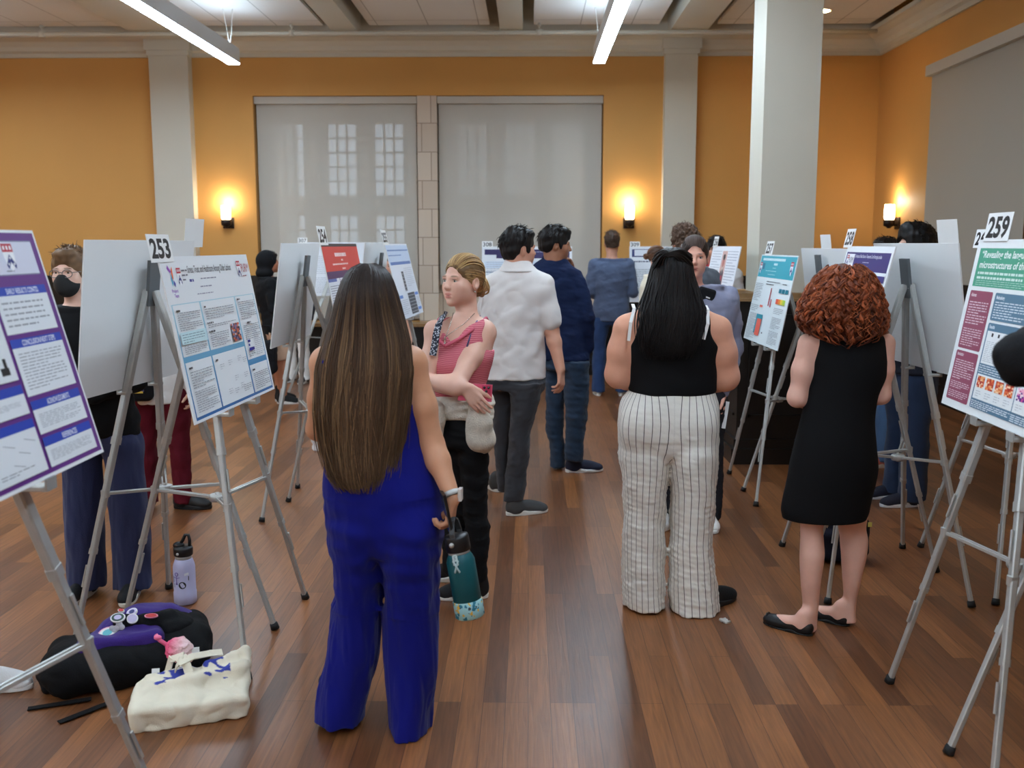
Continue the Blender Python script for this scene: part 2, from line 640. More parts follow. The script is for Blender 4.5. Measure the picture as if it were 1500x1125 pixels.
# back wall with two window openings, each divided by stone mullions
WZ0, WZ1 = .66, 3.53
LW, RW = (-3.52, -1.43), (-1.18, .94)
wb = MB()
wb.box((XL - .3, YB, 0), (LW[0], YB + .45, ZT)); wb.box((RW[1], YB, 0), (XR + .3, YB + .45, ZT))
wb.box((LW[0], YB, WZ1), (RW[1], YB + .45, ZT)); wb.box((LW[0], YB, 0), (RW[1], YB + .45, WZ0))
structure('wall_back', wb, ORANGE)
structure('wall_right', MB().box((XR, YF, 0), (XR + .3, YB, ZT)), ORANGE)
structure('wall_left', MB().box((XL - .3, YF, 0), (XL, YB, ZT)), ORANGE)
structure('wall_front', MB().box((XL - .3, YF - .3, 0), (XR + .3, YF, ZT)), ORANGE)
structure('trim_1', MB().box((LW[1], YB + .02, WZ0), (RW[0], YB + .45, WZ1)), STONE)

GLASS = mat('window_glass', (225, 235, 240), .05, spec=.5)
GLASS.node_tree.nodes['Principled BSDF'].inputs['Transmission Weight'].default_value = 1
LEAD = mat('dark_window_lead', (52, 52, 54), .5)


def window(name, x0, x1, panes):
    """stone screen with glazed lights; the bars are children"""
    zs = [(.75, 2.03), (2.3, 3.22)]
    mb = MB()
    cols = [J((a + b) / 2, 220, YB + .3)[0] for a, b in panes]
    hw = .19
    edges = [x0] + sum([[c - hw, c + hw] for c in cols], []) + [x1]
    for i in range(0, len(edges), 2):
        mb.box((edges[i], YB + .28, WZ0), (edges[i + 1], YB + .42, WZ1))
    for c in cols:
        mb.box((c - hw, YB + .28, WZ0), (c + hw, YB + .42, zs[0][0])); mb.box((c - hw, YB + .28, zs[0][1]), (c + hw, YB + .42, zs[1][0]))
        mb.box((c - hw, YB + .28, zs[1][1]), (c + hw, YB + .42, WZ1))
    w = structure(name, mb, STONE)
    for c in cols:
        b = MB()
        for z0, z1 in zs:
            for k in (1, 2):
                x = c - hw + 2 * hw * k / 3
                b.box((x - .013, YB + .33, z0), (x + .013, YB + .37, z1))
            n = 5 if z0 > 2 else 7
            for k in range(1, n):
                z = z0 + (z1 - z0) * k / n
                b.box((c - hw, YB + .33, z - .013), (c + hw, YB + .37, z + .013))
        b.build('window_bars', LEAD, w)
        g = MB()
        for z0, z1 in zs: g.box((c - hw, YB + .348, z0), (c + hw, YB + .352, z1))
        g.build('window_glass', GLASS, w)


window('window_1', *LW, [(410, 437), (479, 522), (548, 591)])
window('window_2', *RW, [(670, 713), (740, 783), (810, 853)])
# grey building mass added outside, shaped to dim some panes behind the shades
structure('pane_dimming_block', MB().box((-1.62, 19, -1), (6, 20, 9)).box((-9, 19, -1), (-4.55, 20, 9)), mat('dimming_block_grey', (196, 194, 192), .9))
structure('exterior_ground', MB().box((-20, 13.6, -.6), (20, 60, -.5)), mat('lawn', (70, 84, 60), .95))

FASCIA = mat('shade_fascia', (190, 185, 174), .5)


def shade(x0, x1, zb, label):
    t = thing('roller_shade', label, 'window shade', ((x0 + x1) / 2, YB, WZ1), 'grey roller shades on the back windows')
    MB().box((x0 + .02, YB + .085, zb), (x1 - .02, YB + .089, WZ1 - .06)).build('shade_fabric', SHADE, t)
    MB().box((x0 + .005, YB + .03, WZ1 - .095), (x1 - .005, YB + .14, WZ1 - .005)).build('fascia', FASCIA, t)
    MB().bar((x0 + .02, YB + .087, zb), (x1 - .02, YB + .087, zb), .03, .014).build('hem_bar', FASCIA, t)


shade(*LW, .70, 'grey roller shade left of the stone pier, bright panes showing through')
shade(*RW, 1.14, 'grey roller shade right of the stone pier, hem above the sill')
structure('trim_2', MB().box((RW[0], YB + .2, WZ0), (RW[1], YB + .27, 1.1)), STONE)

# dark wainscot, low dark sill under the windows, oak ledge caps
dw = MB()
for a, b in ((XL, -4.77), (-4.28, LW[0]), (RW[1], 1.69), (2.09, XR)):
    dw.box((a, YB - .07, 0), (b, YB, 1.26)); dw.box((a, YB - .1, 0), (b, YB, .2))
    n = max(1, round((b - a) / .8))
    for i in range(n):
        x0, x1 = a + (b - a) * (i + .12) / n, a + (b - a) * (i + .88) / n
        dw.box((x0, YB - .085, .32), (x1, YB - .07, 1.1))
structure('trim_3', dw, DARKW)
structure('trim_4', MB().box((LW[0], YB - .32, 0), (RW[1], YB, .62)).box((LW[0], YB - .34, 0), (RW[1], YB - .3, .14)), DARKW)
structure('trim_5', MB().box((LW[0], YB - .36, .62), (RW[1], YB, .66)), LEDGE)
structure('trim_6', MB().box((XR - .07, YF, 0), (XR, YB - .1, 1.26)).box((XR - .1, YF, 0), (XR, YB - .1, .2)), DARKW)

# pilasters on the back wall, cornice, beams, panels
for nm, (x0, x1) in (('pilaster_left', (-4.77, -4.28)), ('pilaster_right', (1.69, 2.09))):
    structure(nm + '_trim', MB().box((x0, YB - .16, 1.3), (x1, YB, 4.25)).box((x0 - .04, YB - .2, 4.06), (x1 + .04, YB, 4.25))
              .box((x0 - .02, YB - .18, 4.0), (x1 + .02, YB, 4.06)), CREAM)
    structure(nm + '_plinth_trim', MB().box((x0 - .05, YB - .22, 0), (x1 + .05, YB, 1.3)), DARKW)


def prof_x(mb, x0, x1, pr):
    n = len(pr)
    v = [(x0, YB - d, z) for d, z in pr] + [(x1, YB - d, z) for d, z in pr]
    mb.add(v, [(i, i + 1, n + i + 1, n + i) for i in range(n - 1)])


cor = [(0, 4.0), (.03, 4.0), (.03, 4.05), (.07, 4.07), (.09, 4.12), (.15, 4.17), (.24, 4.20), (.28, 4.20), (.28, 4.25), (0.0, 4.25)]
mb = MB(); prof_x(mb, XL, XR, cor)
n = len(cor)
v = [(XR - d, YB, z) for d, z in cor] + [(XR - d, YF, z) for d, z in cor]
mb.add(v, [(i, i + 1, n + i + 1, n + i) for i in range(n - 1)])
structure('trim_7', mb, CREAM)
beams = [(-8.6, -8.0), (-4.80, -4.22), (-2.36, -2.06), (-.35, -.08), (1.68, 2.12)]
for k, (a, b) in enumerate(beams):
    structure('ceiling_beam_%d' % (k + 1), MB().box((a, YF, 4.19), (b, YB - .35, ZT)), CREAM)
structure('ceiling_beam_6', MB().box((XL, 12.62, 4.245), (XR, YB, ZT)), CREAM)
k = 0
for a, b in ((-8.0, -4.80), (-4.22, -2.36), (-2.06, -.35), (-.08, 1.68), (2.12, XR - .2)):
    structure('ceiling_panel_%d' % (k + 1), MB().box((a + .13, YF + .2, 4.275), (b - .13, 12.46, 4.31)), PANEL)
    k += 1

# free standing square column on a black panelled plinth
structure('column', MB().box((1.73, 7.6, 1.3), (2.14, 8.02, ZT)), CREAM)
pl = MB().box((1.58, 7.5, 0), (2.30, 8.14, 1.24)).box((1.54, 7.46, 0), (2.34, 8.18, .12)).box((1.56, 7.48, .12), (2.32, 8.16, .19))
for z0, z1 in ((.36, 1.12),):
    pl.box((1.66, 7.485, z0), (2.22, 7.5, z0 + .02)); pl.box((1.66, 7.485, z1), (2.22, 7.5, z1 + .02))
    pl.box((1.66, 7.485, z0), (1.68, 7.5, z1)); pl.box((2.2, 7.485, z0), (2.22, 7.5, z1))
    pl.box((1.565, 7.58, z0), (1.58, 8.06, z0 + .02)); pl.box((1.565, 7.58, z1), (1.58, 8.06, z1 + .02))
structure('column_plinth_trim', pl, DARKW)
structure('column_ledge_trim', MB().box((1.53, 7.45, 1.24), (2.35, 8.19, 1.262)).box((1.56, 7.48, 1.262), (2.32, 8.16, 1.30)), LEDGE)

# right wall shade
t = thing('roller_shade', 'grey roller shade on the right-hand orange wall', 'window shade', (XR, 10, 3.6))
MB().box((XR - .05, 8.96, .7), (XR - .046, 11.2, 3.5)).build('shade_fabric', mat('shade_weave_opaque', (172, 165, 152), .85), t)
MB().box((XR - .11, 8.93, 3.46), (XR - .005, 11.24, 3.57)).build('fascia', FASCIA, t)

# sprinkler pipe along the back cornice
t = thing('sprinkler_pipe', 'cream painted pipe running under the ceiling along the back wall', 'pipe', (-2, 12.3, 4.160))
MB().tube([(x, 12.3, 4.150) for x in np.linspace(XL, XR - .3, 12)], .026, 10).build('pipe', CREAM, t)
for px in (62, 427, 790):
    x = J(px, 50, 12.3)[0]
    MB().tube([(x, 12.3, 4.115), (x, 12.3, 4.185)], .04, 10).tube([(x, 12.3, 4.180), (x, 12.3, 4.240)], .012, 8).tube([(x, 12.27, 4.240), (x, 12.33, 4.240)], .02, 8).build('sprinkler_head', CREAM, t)
for px in (228, 480, 744, 1010):
    x = J(px, 50, 12.3)[0]
    MB().tube([(x, 12.3, 4.170), (x, 12.3, 4.24)], .006, 6).build('hanger_rod', CREAM, t)

# ------------------------------------------------------------------ lights
LED = emit('led_diffuser', (214, 236, 255), 40.0)
UP = emit('led_uplight', (206, 232, 255), 17.0)
HOUSE = mat('light_housing', (205, 207, 208), .45, spec=.4)
CABLE = mat('white_cable', (225, 225, 220), .5)


def pendant(x, y0, y1, label):
    z = 3.70
    t = thing('pendant_light', label, 'light', (x, y1, z), 'linear pendant lights')
    MB().box((x - .066, y0, z + .012), (x + .066, y1, z + .175)).build('housing', HOUSE, t)
    MB().box((x - .064, y0 + .004, z), (x + .064, y1 - .004, z + .014)).build('diffuser', LED, t)
    MB().box((x - .045, y0 + .01, z + .173), (x + .045, y1 - .01, z + .178)).build('uplight', UP, t)
    for y in np.arange(y1 - .16, y0, -2.44):
        MB().tube([(x, y, z + .17), (x - .02, y + .02, z + .3), (x - .06, y, 4.275)], .004, 6).tube(
            [(x, y, z + .17), (x + .02, y + .02, z + .3), (x + .05, y, 4.275)], .004, 6).build('hanging_cable', CABLE, t)


pendant(-3.38, 3.4, 11.75, 'long linear pendant light at upper left, running toward the back wall')
pendant(.79, 3.4, 11.75, 'long linear pendant light nearest the cream column, above the white polo shirt')
pendant(-3.38, -5.8, 3.0, 'long linear pendant light overhead left, nearer the camera side of the room')
pendant(.79, -5.8, 3.0, 'long linear pendant light overhead centre, nearer the camera side of the room')
pendant(-7.0, -5.8, 11.75, 'long linear pendant light beside the far left wall')

t = thing('downlight', 'round recessed ceiling downlight behind the column', 'light', J(1205, 16, 9.6))
q = J(1205, 16, 10.35)
q = O + ray(1205, 16) * ((4.274 - EYE) / ray(1205, 16)[2])
t.location = q
MB().lathe([(.085, 0), (.1, -.006), (.105, 0)], M4(np.eye(3), q)).build('trim_ring', CREAM, t)
MB().lathe([(.084, -.002), (.001, -.002)], M4(np.eye(3), q)).build('lamp', emit('downlight_lamp', (255, 240, 215), 14.0), t)

GLOW = emit('sconce_shade_glass', (255, 232, 196), 7.0)
BRONZE = mat('dark_bronze', (44, 33, 27), .45, metal=.4)


def sconce(p, out, label):
    p = np.array(p); o = np.array(out)
    t = thing('wall_sconce', label, 'light', p, 'glowing wall sconces')
    c = p + o * .11
    R = rot_to(o)
    lo, hi = (np.array(q) for q in ((-.07, -.07, 0), (.07, .07, .02)))
    MB().box(lo, hi, R=R, o=p + np.array([0, 0, -.04])).bar(p + np.array([0, 0, -.06]), c + np.array([0, 0, -.06]), .03, .03).build('backplate', BRONZE, t)
    MB().lathe([(.02, -.1), (.03, -.085), (.062, -.07), (.066, -.01), (.05, 0)], M4(np.eye(3), c)).build('cup', BRONZE, t)
    MB().lathe([(.05, 0), (.06, .02), (.062, .12), (.056, .18), (.052, .18), (.055, .12), (.05, .02)], M4(np.eye(3), c), n=20).build('lamp_shade', GLOW, t)
    l = bpy.data.lights.new('sconce_bulb', 'POINT'); l.energy = 6; l.color = (1, .88, .68); l.shadow_soft_size = .03
    b = bpy.data.objects.new('bulb', l); C.objects.link(b); b.parent = t; b.location = o * .11 + np.array([0, 0, .22])


sconce(J(335, 322, YB), (0, -1, 0), 'glowing wall sconce left of the grey window shades')
sconce(J(921, 322, YB), (0, -1, 0), 'glowing wall sconce between the window shade and the slim pilaster')
sconce(JX(1316, 322, XR), (-1, 0, 0), 'glowing wall sconce on the right-hand wall beside its shade')

wd = bpy.data.worlds.new('daylight'); bpy.context.scene.world = wd; wd.use_nodes = True
wd.node_tree.nodes['Background'].inputs[0].default_value = (.72, .84, 1, 1)
wd.node_tree.nodes['Background'].inputs[1].default_value = 3.8
# ------------------------------------------------------------------ posters, cards, easels
PRINT = mat('poster_print', (255, 255, 255), .5, spec=.35, attr='Col')
_gl = {}


def glyphs(text, bold=0.0):
    """flat glyph triangles, cap height about 0.7 of size 1"""
    k = (text, bold)
    if k not in _gl:
        cu = bpy.data.curves.new('glyph', 'FONT'); cu.body = text; cu.size = 1; cu.offset = bold; cu.resolution_u = 3
        o = bpy.data.objects.new('glyph', cu); C.objects.link(o)
        bpy.context.view_layer.update()
        me = o.evaluated_get(bpy.context.evaluated_depsgraph_get()).to_mesh()
        v = np.array([q.co[:2] for q in me.vertices]); f = [list(p.vertices) for p in me.polygons]
        bpy.data.objects.remove(o); bpy.data.curves.remove(cu)
        _gl[k] = (v, f)
    return _gl[k]


class Sheet:
    """a flat print: x right, y DOWN from the top-left corner, metres; layers stack by a hair"""

    def __init__(s, w, h, base=(229, 233, 235)):
        s.w, s.h, s.k = w, h, 0
        s.it = []
        s.rect(0, 0, 1, 1, base)

    def poly(s, pts, c):
        s.k += 1
        s.it.append(([(x * s.w, y * s.h) for x, y in pts], [list(range(len(pts)))], lin(c), s.k)); return s

    def rect(s, x0, y0, x1, y1, c):
        return s.poly([(x0, y0), (x0, y1), (x1, y1), (x1, y0)], c)

    def rrect(s, x0, y0, x1, y1, c, r=.012):
        a = s.h / s.w
        pts = []
        for cx, cy, t0 in ((x1 - r * a, y0 + r, -90), (x1 - r * a, y1 - r, 0), (x0 + r * a, y1 - r, 90), (x0 + r * a, y0 + r, 180)):
            pts += [(cx + r * a * cos(rad(t0 + q)), cy + r * sin(rad(t0 + q))) for q in (0, 30, 60, 90)]
        return s.poly(pts[::-1], c)

    def text(s, t, x, y, size, c=(20, 20, 24), al='c', w=None, bold=.012, slant=0):
        """size = cap height as a share of h; w = wanted width as a share of the sheet"""
        v, f = glyphs(t, bold)
        x0, x1 = v[:, 0].min(), v[:, 0].max()
        sc = size * s.h / .7
        sx = sc if w is None else w * s.w / (x1 - x0)
        p = np.stack([(v[:, 0] - x0) * sx, -v[:, 1] * sc], 1)
        wd = (x1 - x0) * sx
        p[:, 0] += x * s.w - (wd / 2 if al == 'c' else 0 if al == 'l' else wd) - p[:, 1] * slant
        p[:, 1] += y * s.h
        s.k += 1
        s.it.append(([tuple(q) for q in p], [q[::-1] for q in f], lin(c), s.k)); return s

    def lines(s, x0, y0, x1, y1, n, c=(120, 124, 132), th=.30, last=.55):
        """unreadable small print: n rows of word-long strokes"""
        r = random.Random(int(x0 * 999 + y0 * 7777 + n))
        s.k += 1
        vs, fs = [], []
        for i in range(n):
            y = y0 + (y1 - y0) * (i + .3) / n; t = (y1 - y0) / n * th
            xe = x1 - (x1 - x0) * (r.uniform(0, .08) if i % 5 != 4 and i != n - 1 else r.uniform(.2, last))
            x = x0
            while x < xe - .004:
                l = min(r.uniform(.012, .04), xe - x)
                o = len(vs); vs += [(x * s.w, y * s.h), (x * s.w, (y + t) * s.h), ((x + l) * s.w, (y + t) * s.h), ((x + l) * s.w, y * s.h)]
                fs.append([o, o + 1, o + 2, o + 3]); x += l + .006
        s.it.append((vs, fs, lin(c), s.k)); return s

    def cells(s, x0, y0, x1, y1, nx, ny, cols, seed=1):
        r = random.Random(seed)
        for i in range(nx):
            for j in range(ny):
                s.rect(x0 + (x1 - x0) * i / nx, y0 + (y1 - y0) * j / ny, x0 + (x1 - x0) * (i + 1) / nx, y0 + (y1 - y0) * (j + 1) / ny, r.choice(cols))
                s.k -= 1
        s.k += 1
        return s

    def build(s, name, fr, parent, off=.0002):
        """fr = (top-left point, unit right, unit up, unit outward normal)"""
        o, u, v, n = fr
        mb = MB()
        for pts, f, c, k in s.it:
            P = [o + u * x - v * y + n * (off + k * .00009) for x, y in pts]
            mb.add(P, f, 0, c)
        return mb.build(name, PRINT, parent)


def frame(BL, yaw, tilt, h):
    yaw, tilt = rad(yaw), rad(tilt)
    u = np.array([cos(yaw), sin(yaw), 0]); n0 = np.array([sin(yaw), -cos(yaw), 0])
    v = np.array([0, 0, 1]) * cos(tilt) - n0 * sin(tilt)
    n = np.cross(u, v)
    return np.array(BL, float), u, v, n


def poster(label, BL, yaw, tilt, sheet=None, w=.914, h=.61, th=.006, group='research posters on easels', backside=False):
    """rectangular foam board; with backside the print faces away from the given frame"""
    BL, u, v, n = frame(BL, yaw, tilt, h)
    t = thing('research_poster', label, 'poster', BL + u * w / 2, group)
    R = np.array([u, v, n]).T
    lo, hi = ((0, 0, -th), (w, h, 0)) if not backside else ((0, 0, 0), (w, h, th))
    MB().box(lo, hi, R=R, o=BL).build('foam_board', WHITEP, t)
    if sheet:
        sheet.build('printed_sheet', (BL + v * h, u, v, n), t)
    if backside:
        Sheet(w, h).build('printed_sheet', (BL + v * h + u * w + n * th * 0, -u, v, -n), t)
    return BL, u, v, n


def card(label, text, c, u, v, w=.075, h=.105, bold=.035, tw=.86, th=.60, blank=False, ty=None):
    """number card; c = bottom centre"""
    c, u, v = (np.array(q, float) for q in (c, u, v))
    n = np.cross(u, v)
    t = thing('number_card', label, 'number card', c, 'number cards on the poster boards')
    R = np.array([u, v, n]).T
    MB().box((-w / 2, 0, -.0015), (w / 2, h, 0), R=R, o=c).build('card', CARDM, t)
    if not blank:
        Sheet(w, h, (236, 237, 236)).text(text, .5, ty or (.5 + th / 2), th, (16, 16, 18), w=tw, bold=bold).build('printed_number', (c - u * w / 2 + v * h, u, v, n), t)


def on_edge(fr, px, z_off=0.0, w=.914, h=.61):
    """point on the top edge of a board under picture column px"""
    BL, u, v, n = fr
    best = min(np.linspace(0, w, 400), key=lambda s: abs(project(BL + v * h + u * s)[0] - px))
    return BL + v * (h + z_off) + u * best


def project(p):
    q = np.asarray(p, float) - O; z = q @ fw
    return 750 + F * (q @ rt) / z, 562.5 - F * (q @ upv) / z


def easel(label, f1, f2, rear, fr, zc=None, group='aluminium display easels', w=.914):
    """folding tripod easel: two front legs on feet f1, f2, one rear leg, carrying the board frame fr"""
    BL, u, v, n = fr[:4]
    sgn = fr[4] if len(fr) > 4 else 1            # -1: we look at the back, board print faces -n
    nb = n * sgn
    mid = BL + u * w / 2
    ap = mid + v * ((1.50 - mid[2]) / v[2]) - nb * .035
    f1, f2, rear = (np.array([q[0], q[1], 0.0]) for q in (f1, f2, rear))
    t = thing('display_easel', label, 'easel', (f1 + f2 + rear) / 3, group)
    o = np.array([nb[0], nb[1], 0]); o /= np.linalg.norm(o)
    legs = []
    for k, ft in enumerate((f1, f2, rear)):
        side = u * (np.sign((ft - ap) @ u) * .028) if k < 2 else -o * .02
        a = ap + side + np.array([0, 0, -.03])
        d = ft - a
        P = lambda q: a + d * q
        lg = MB().bar(P(0), P(.42), .038, .026, ref=o).bar(P(.40), P(.72), .032, .021, ref=o).bar(P(.70), P(.985), .026, .017, ref=o)
        lg.bar(P(.405), P(.425), .042, .03, ref=o).bar(P(.71), P(.725), .036, .025, ref=o)
        leg = lg.build('leg', ALU, t)
        MB().tube([P(.98), P(.998)], [.017, .019], 10).build('foot_tip', RUBBER, leg)
        for q in (.46, .755):
            MB().bar(P(q) + o * .016, P(q + .06) + o * .016, .011, .006, ref=o).build('clip', ALU, leg)
        legs.append((a, d))
    R = np.array([u, v, n]).T
    h0 = ap - nb * .014
    MB().box((-.045, -.09, -.007), (.045, .10, .007), R=R, o=h0).build('head_plate', GREYPL, t)
    MB().bar(ap - u * .04 + np.array([0, 0, -.035]), ap + u * .04 + np.array([0, 0, -.035]), .03, .03, ref=o).build('hinge', ALU, t)
    zc = mid[2] - .006 if zc is None else zc
    for a, d in legs[:2]:
        q = a + d * ((zc - a[2]) / d[2])
        dep = float((mid - q) @ o) + .012
        b = q + o * max(dep, .02)
        MB().bar(q + np.array([0, 0, -.012]) - o * .01, b + np.array([0, 0, -.012]), .05, .012, ref=(0, 0, 1)).bar(
            b + np.array([0, 0, -.018]), b + np.array([0, 0, .012]), .05, .006, ref=o).build('catch', ALU, t)
    hub = (legs[0][0] + legs[0][1] * .56 + legs[1][0] + legs[1][1] * .56 + legs[2][0] + legs[2][1] * .56) / 3
    hub[2] -= .03
    MB().lathe([(.03, -.014), (.034, -.008), (.034, .008), (.03, .014)], M4(np.eye(3), hub), 12).tube([hub - (0, 0, .02), hub + (0, 0, .022)], .009, 8).build('brace_hub', ALU, t)
    for a, d in legs:
        e = a + d * .56
        dd = hub - e
        s = np.cross(dd / np.linalg.norm(dd), (0, 0, 1)) * .008
        MB().bar(e + s, hub + s, .007, .012).bar(e - s, hub - s, .007, .012).bar(e - (0, 0, .015), e + (0, 0, .015), .03, .03).build('brace', ALU, t)
    return t


GREYT = (128, 132, 140)


def shield(S, x, y, w, h, full=True):
    """red-topped shield with white marks over a blue chevron with discs"""
    P = lambda pts: [(x + a * w, y + b * h) for a, b in pts]
    S.poly(P([(0, 0), (0, .5), (.12, .75), (.5, 1), (.88, .75), (1, .5), (1, 0)]), (243, 244, 248))
    S.poly(P([(0, 0), (0, .3), (1, .3), (1, 0)]), (190, 40, 60))
    for a in (.12, .42, .72):
        S.poly(P([(a, .08), (a, .22), (a + .16, .22), (a + .16, .08)]), (243, 244, 248))
    S.poly(P([(.5, .38), (.05, .78), (.16, .92), (.5, .62), (.84, .92), (.95, .78)][:3] + [(.5, .66)]), (38, 48, 120))
    S.poly(P([(.5, .38), (.5, .66), (.84, .92), (.95, .78)]), (38, 48, 120))
    for a, b in ((.5, .52), (.25, .74), (.75, .74)):
        S.poly(P([(a + .07 * cos(q), b + .05 * sin(q)) for q in -np.linspace(0, 2 * pi, 9)[:-1]]), (243, 244, 248))


# --- purple and blue poster, nearest on the left
S = Sheet(.914, .61)
PUR, BLU = (98, 40, 128), (34, 66, 176)
S.rect(.008, .012, .992, .985, PUR)
S.rect(.03, .045, .965, .19, (214, 216, 232)).rect(.03, .045, .965, .05, (120, 120, 150)).rect(.03, .185, .965, .19, (120, 120, 150))
S.lines(.15, .09, .65, .15, 2, (60, 60, 90), .5)
shield(S, .80, .058, .055, .115)
S.lines(.79, .165, .87, .18, 1)
cx0, cx1 = .69, .965
for y0, y1, ttl, n in ((.235, .425, 'EARLY RESULTS CONTD.', 5), (.445, .675, 'CONCLUSION/NEXT STEPS', 12), (.695, .83, 'ACKNOWLEDGMENTS', 8), (.845, .965, 'REFERENCES', 9)):
    S.rect(cx0, y0, cx1, y1, (226, 231, 236)).rect(cx0, y0, cx1, y0 + .036, BLU)
    S.text(ttl, (cx0 + cx1) / 2 + .01, y0 + .029, .022, (235, 238, 248), w=.0085 * len(ttl), bold=.015)
    S.lines(cx0 + .02, y0 + .055, cx1 - .02, y1 - .02, n, (150, 156, 164))
for a, b in ((.03, .34), (.36, .67)):
    for y0, y1 in ((.235, .60), (.62, .735), (.755, .965)):
        S.rect(a, y0, b, y1, (226, 231, 236)).rect(a, y0, b, y0 + .036, BLU)
        S.lines(a + .02, y0 + .06, b - .02, y1 - .03, int((y1 - y0) * 45), (150, 156, 164))
S.rect(.5, .40, .655, .60, (226, 231, 236)).rect(.6, .545, .64, .575, (20, 20, 22)).rect(.62, .51, .635, .55, (20, 20, 22))
S.rect(.37, .80, .66, .955, (226, 231, 236))
for a, b in ((.5, .82), (.56, .86), (.52, .9), (.6, .82)):
    S.poly([(a, b), (a + .05, b + .02), (a + .05, b + .023), (a, b + .003)], (150, 156, 164))
S.lines(.45, .925, .62, .945, 2)
frA = poster('purple and blue research poster nearest the camera at left, headed CONCLUSION/NEXT STEPS', (-1.152, 1.704, 1.106), 89.6, 14.8, S)

# --- 253
S = Sheet(.914, .61, (226, 230, 233))
LB = [(214, 232, 236), (178, 214, 224), (140, 190, 210), (104, 164, 196), (66, 130, 178), (40, 98, 158)]
for i in range(30):
    f = i / 29 * 4.99; k = int(f); q = f - k
    c = [LB[k][j] * (1 - q) + LB[k + 1][j] * q for j in range(3)]
    S.rect(.02, .02 + .963 * i / 30, .98, .02 + .963 * (i + 1) / 30, c); S.k -= 1
S.k += 1
S.rect(.02, .02, .98, .285, (226, 230, 233))
PAP = (228, 232, 235)
for x0, x1, y0, y1 in ((.03, .30, .29, .60), (.315, .71, .29, .60), (.725, .97, .29, .735), (.03, .30, .635, .965), (.315, .71, .635, .965), (.725, .97, .775, .965)):
    S.rect(x0, y0, x1, y1, PAP)
S.text('Stress, Trust, and Healthcare Among Older Latinos', .50, .105, .045, (52, 50, 56), w=.50, bold=.004)
S.lines(.25, .138, .36, .158, 1, (60, 54, 140), .8)
S.lines(.37, .135, .74, .158, 1, (130, 130, 150)).lines(.35, .185, .60, .208, 1, (140, 140, 160)).lines(.30, .23, .68, .252, 1, (150, 150, 170))
for p, c in (([(.06, .05), (.085, .09), (.075, .10), (.05, .07)], (160, 90, 190)), ([(.085, .08), (.10, .06), (.095, .13), (.08, .15)], (232, 110, 60)), ([(.07, .13), (.08, .10), (.085, .16), (.075, .18)], (90, 180, 210)), ([(.09, .14), (.105, .16), (.1, .185), (.09, .17)], (60, 70, 170))):
    S.poly(p[::-1], c)
S.text('Project', .085, .215, .02, (150, 70, 190), w=.06).text('Team', .09, .245, .02, (150, 70, 190), w=.04)
shield(S, .135, .07, .04, .11); S.lines(.18, .075, .24, .16, 3, (110, 112, 122))
shield(S, .825, .045, .045, .12)
S.text('PURM', .925, .125, .06, (176, 60, 70), w=.10, bold=.0).lines(.88, .14, .97, .165, 1, (176, 120, 130))
for x, y, l in ((.045, .315, .05), (.33, .315, .05), (.735, .30, .055), (.33, .42, .1), (.33, .475, .1), (.045, .66, .08), (.33, .66, .04), (.74, .80, .07), (.80, .47, .07)):
    S.lines(x, y, x + l, y + .018, 1, (60, 60, 66), .6)
S.lines(.045, .335, .29, .45, 9).rect(.032, .455, .298, .53, (196, 224, 230)).lines(.05, .465, .28, .525, 4, (110, 140, 150)).lines(.045, .535, .28, .59, 5)
S.lines(.33, .335, .69, .41, 5).lines(.33, .44, .69, .465, 2).lines(.33, .495, .56, .59, 7)
S.cells(.585, .465, .69, .585, 7, 9, [(176, 96, 60), (210, 120, 70), (60, 50, 90), (120, 110, 150), (196, 90, 60), (40, 36, 50), (150, 60, 50), (190, 190, 205)], 5)
S.lines(.74, .325, .96, .455, 9).lines(.74, .49, .96, .60, 8).lines(.84, .60, .96, .72, 9, (170, 174, 182)).lines(.74, .665, .83, .72, 4)
for x0, y0, x1, y1 in ((.755, .60, .79, .617), (.755, .628, .775, .644), (.755, .655, .825, .676)):
    S.rect(x0, y0, x1, y1, (36, 36, 140))
S.lines(.045, .69, .28, .80, 7).lines(.045, .81, .28, .945, 10, (140, 144, 152))
for x, y in ((.36, .70), (.46, .69), (.58, .68), (.64, .70), (.5, .80), (.62, .80), (.4, .87), (.47, .88), (.55, .86)):
    S.lines(x, y, x + .05, y + .04, 3, (176, 180, 188))
S.lines(.58, .88, .69, .93, 4, (150, 154, 162)).lines(.735, .83, .96, .95, 9)
fr253 = poster('white and teal poster numbered 253, titled Stress, Trust, and Healthcare', (-1.199, 3.513, 1.016), 86.6, 10.3, S)
card('card reading 253 standing on top of the white and teal poster at left', '253', on_edge(fr253, 236, -.02) + fr253[3] * .003, fr253[1], fr253[2], .19, .10, th=.66)

# --- board seen from behind, left (its easel stands this side of it)
frB1 = poster('plain white back of a poster board in front of the masked person', (-1.719, 3.716, 1.071), 83.4, -6.3, None, backside=True)
card('blank white back of a number card above poster 253, left of the wall sconce', '', on_edge(frB1, 284, -.03) + frB1[3] * .003, frB1[1], frB1[2], .19, .13, blank=True)

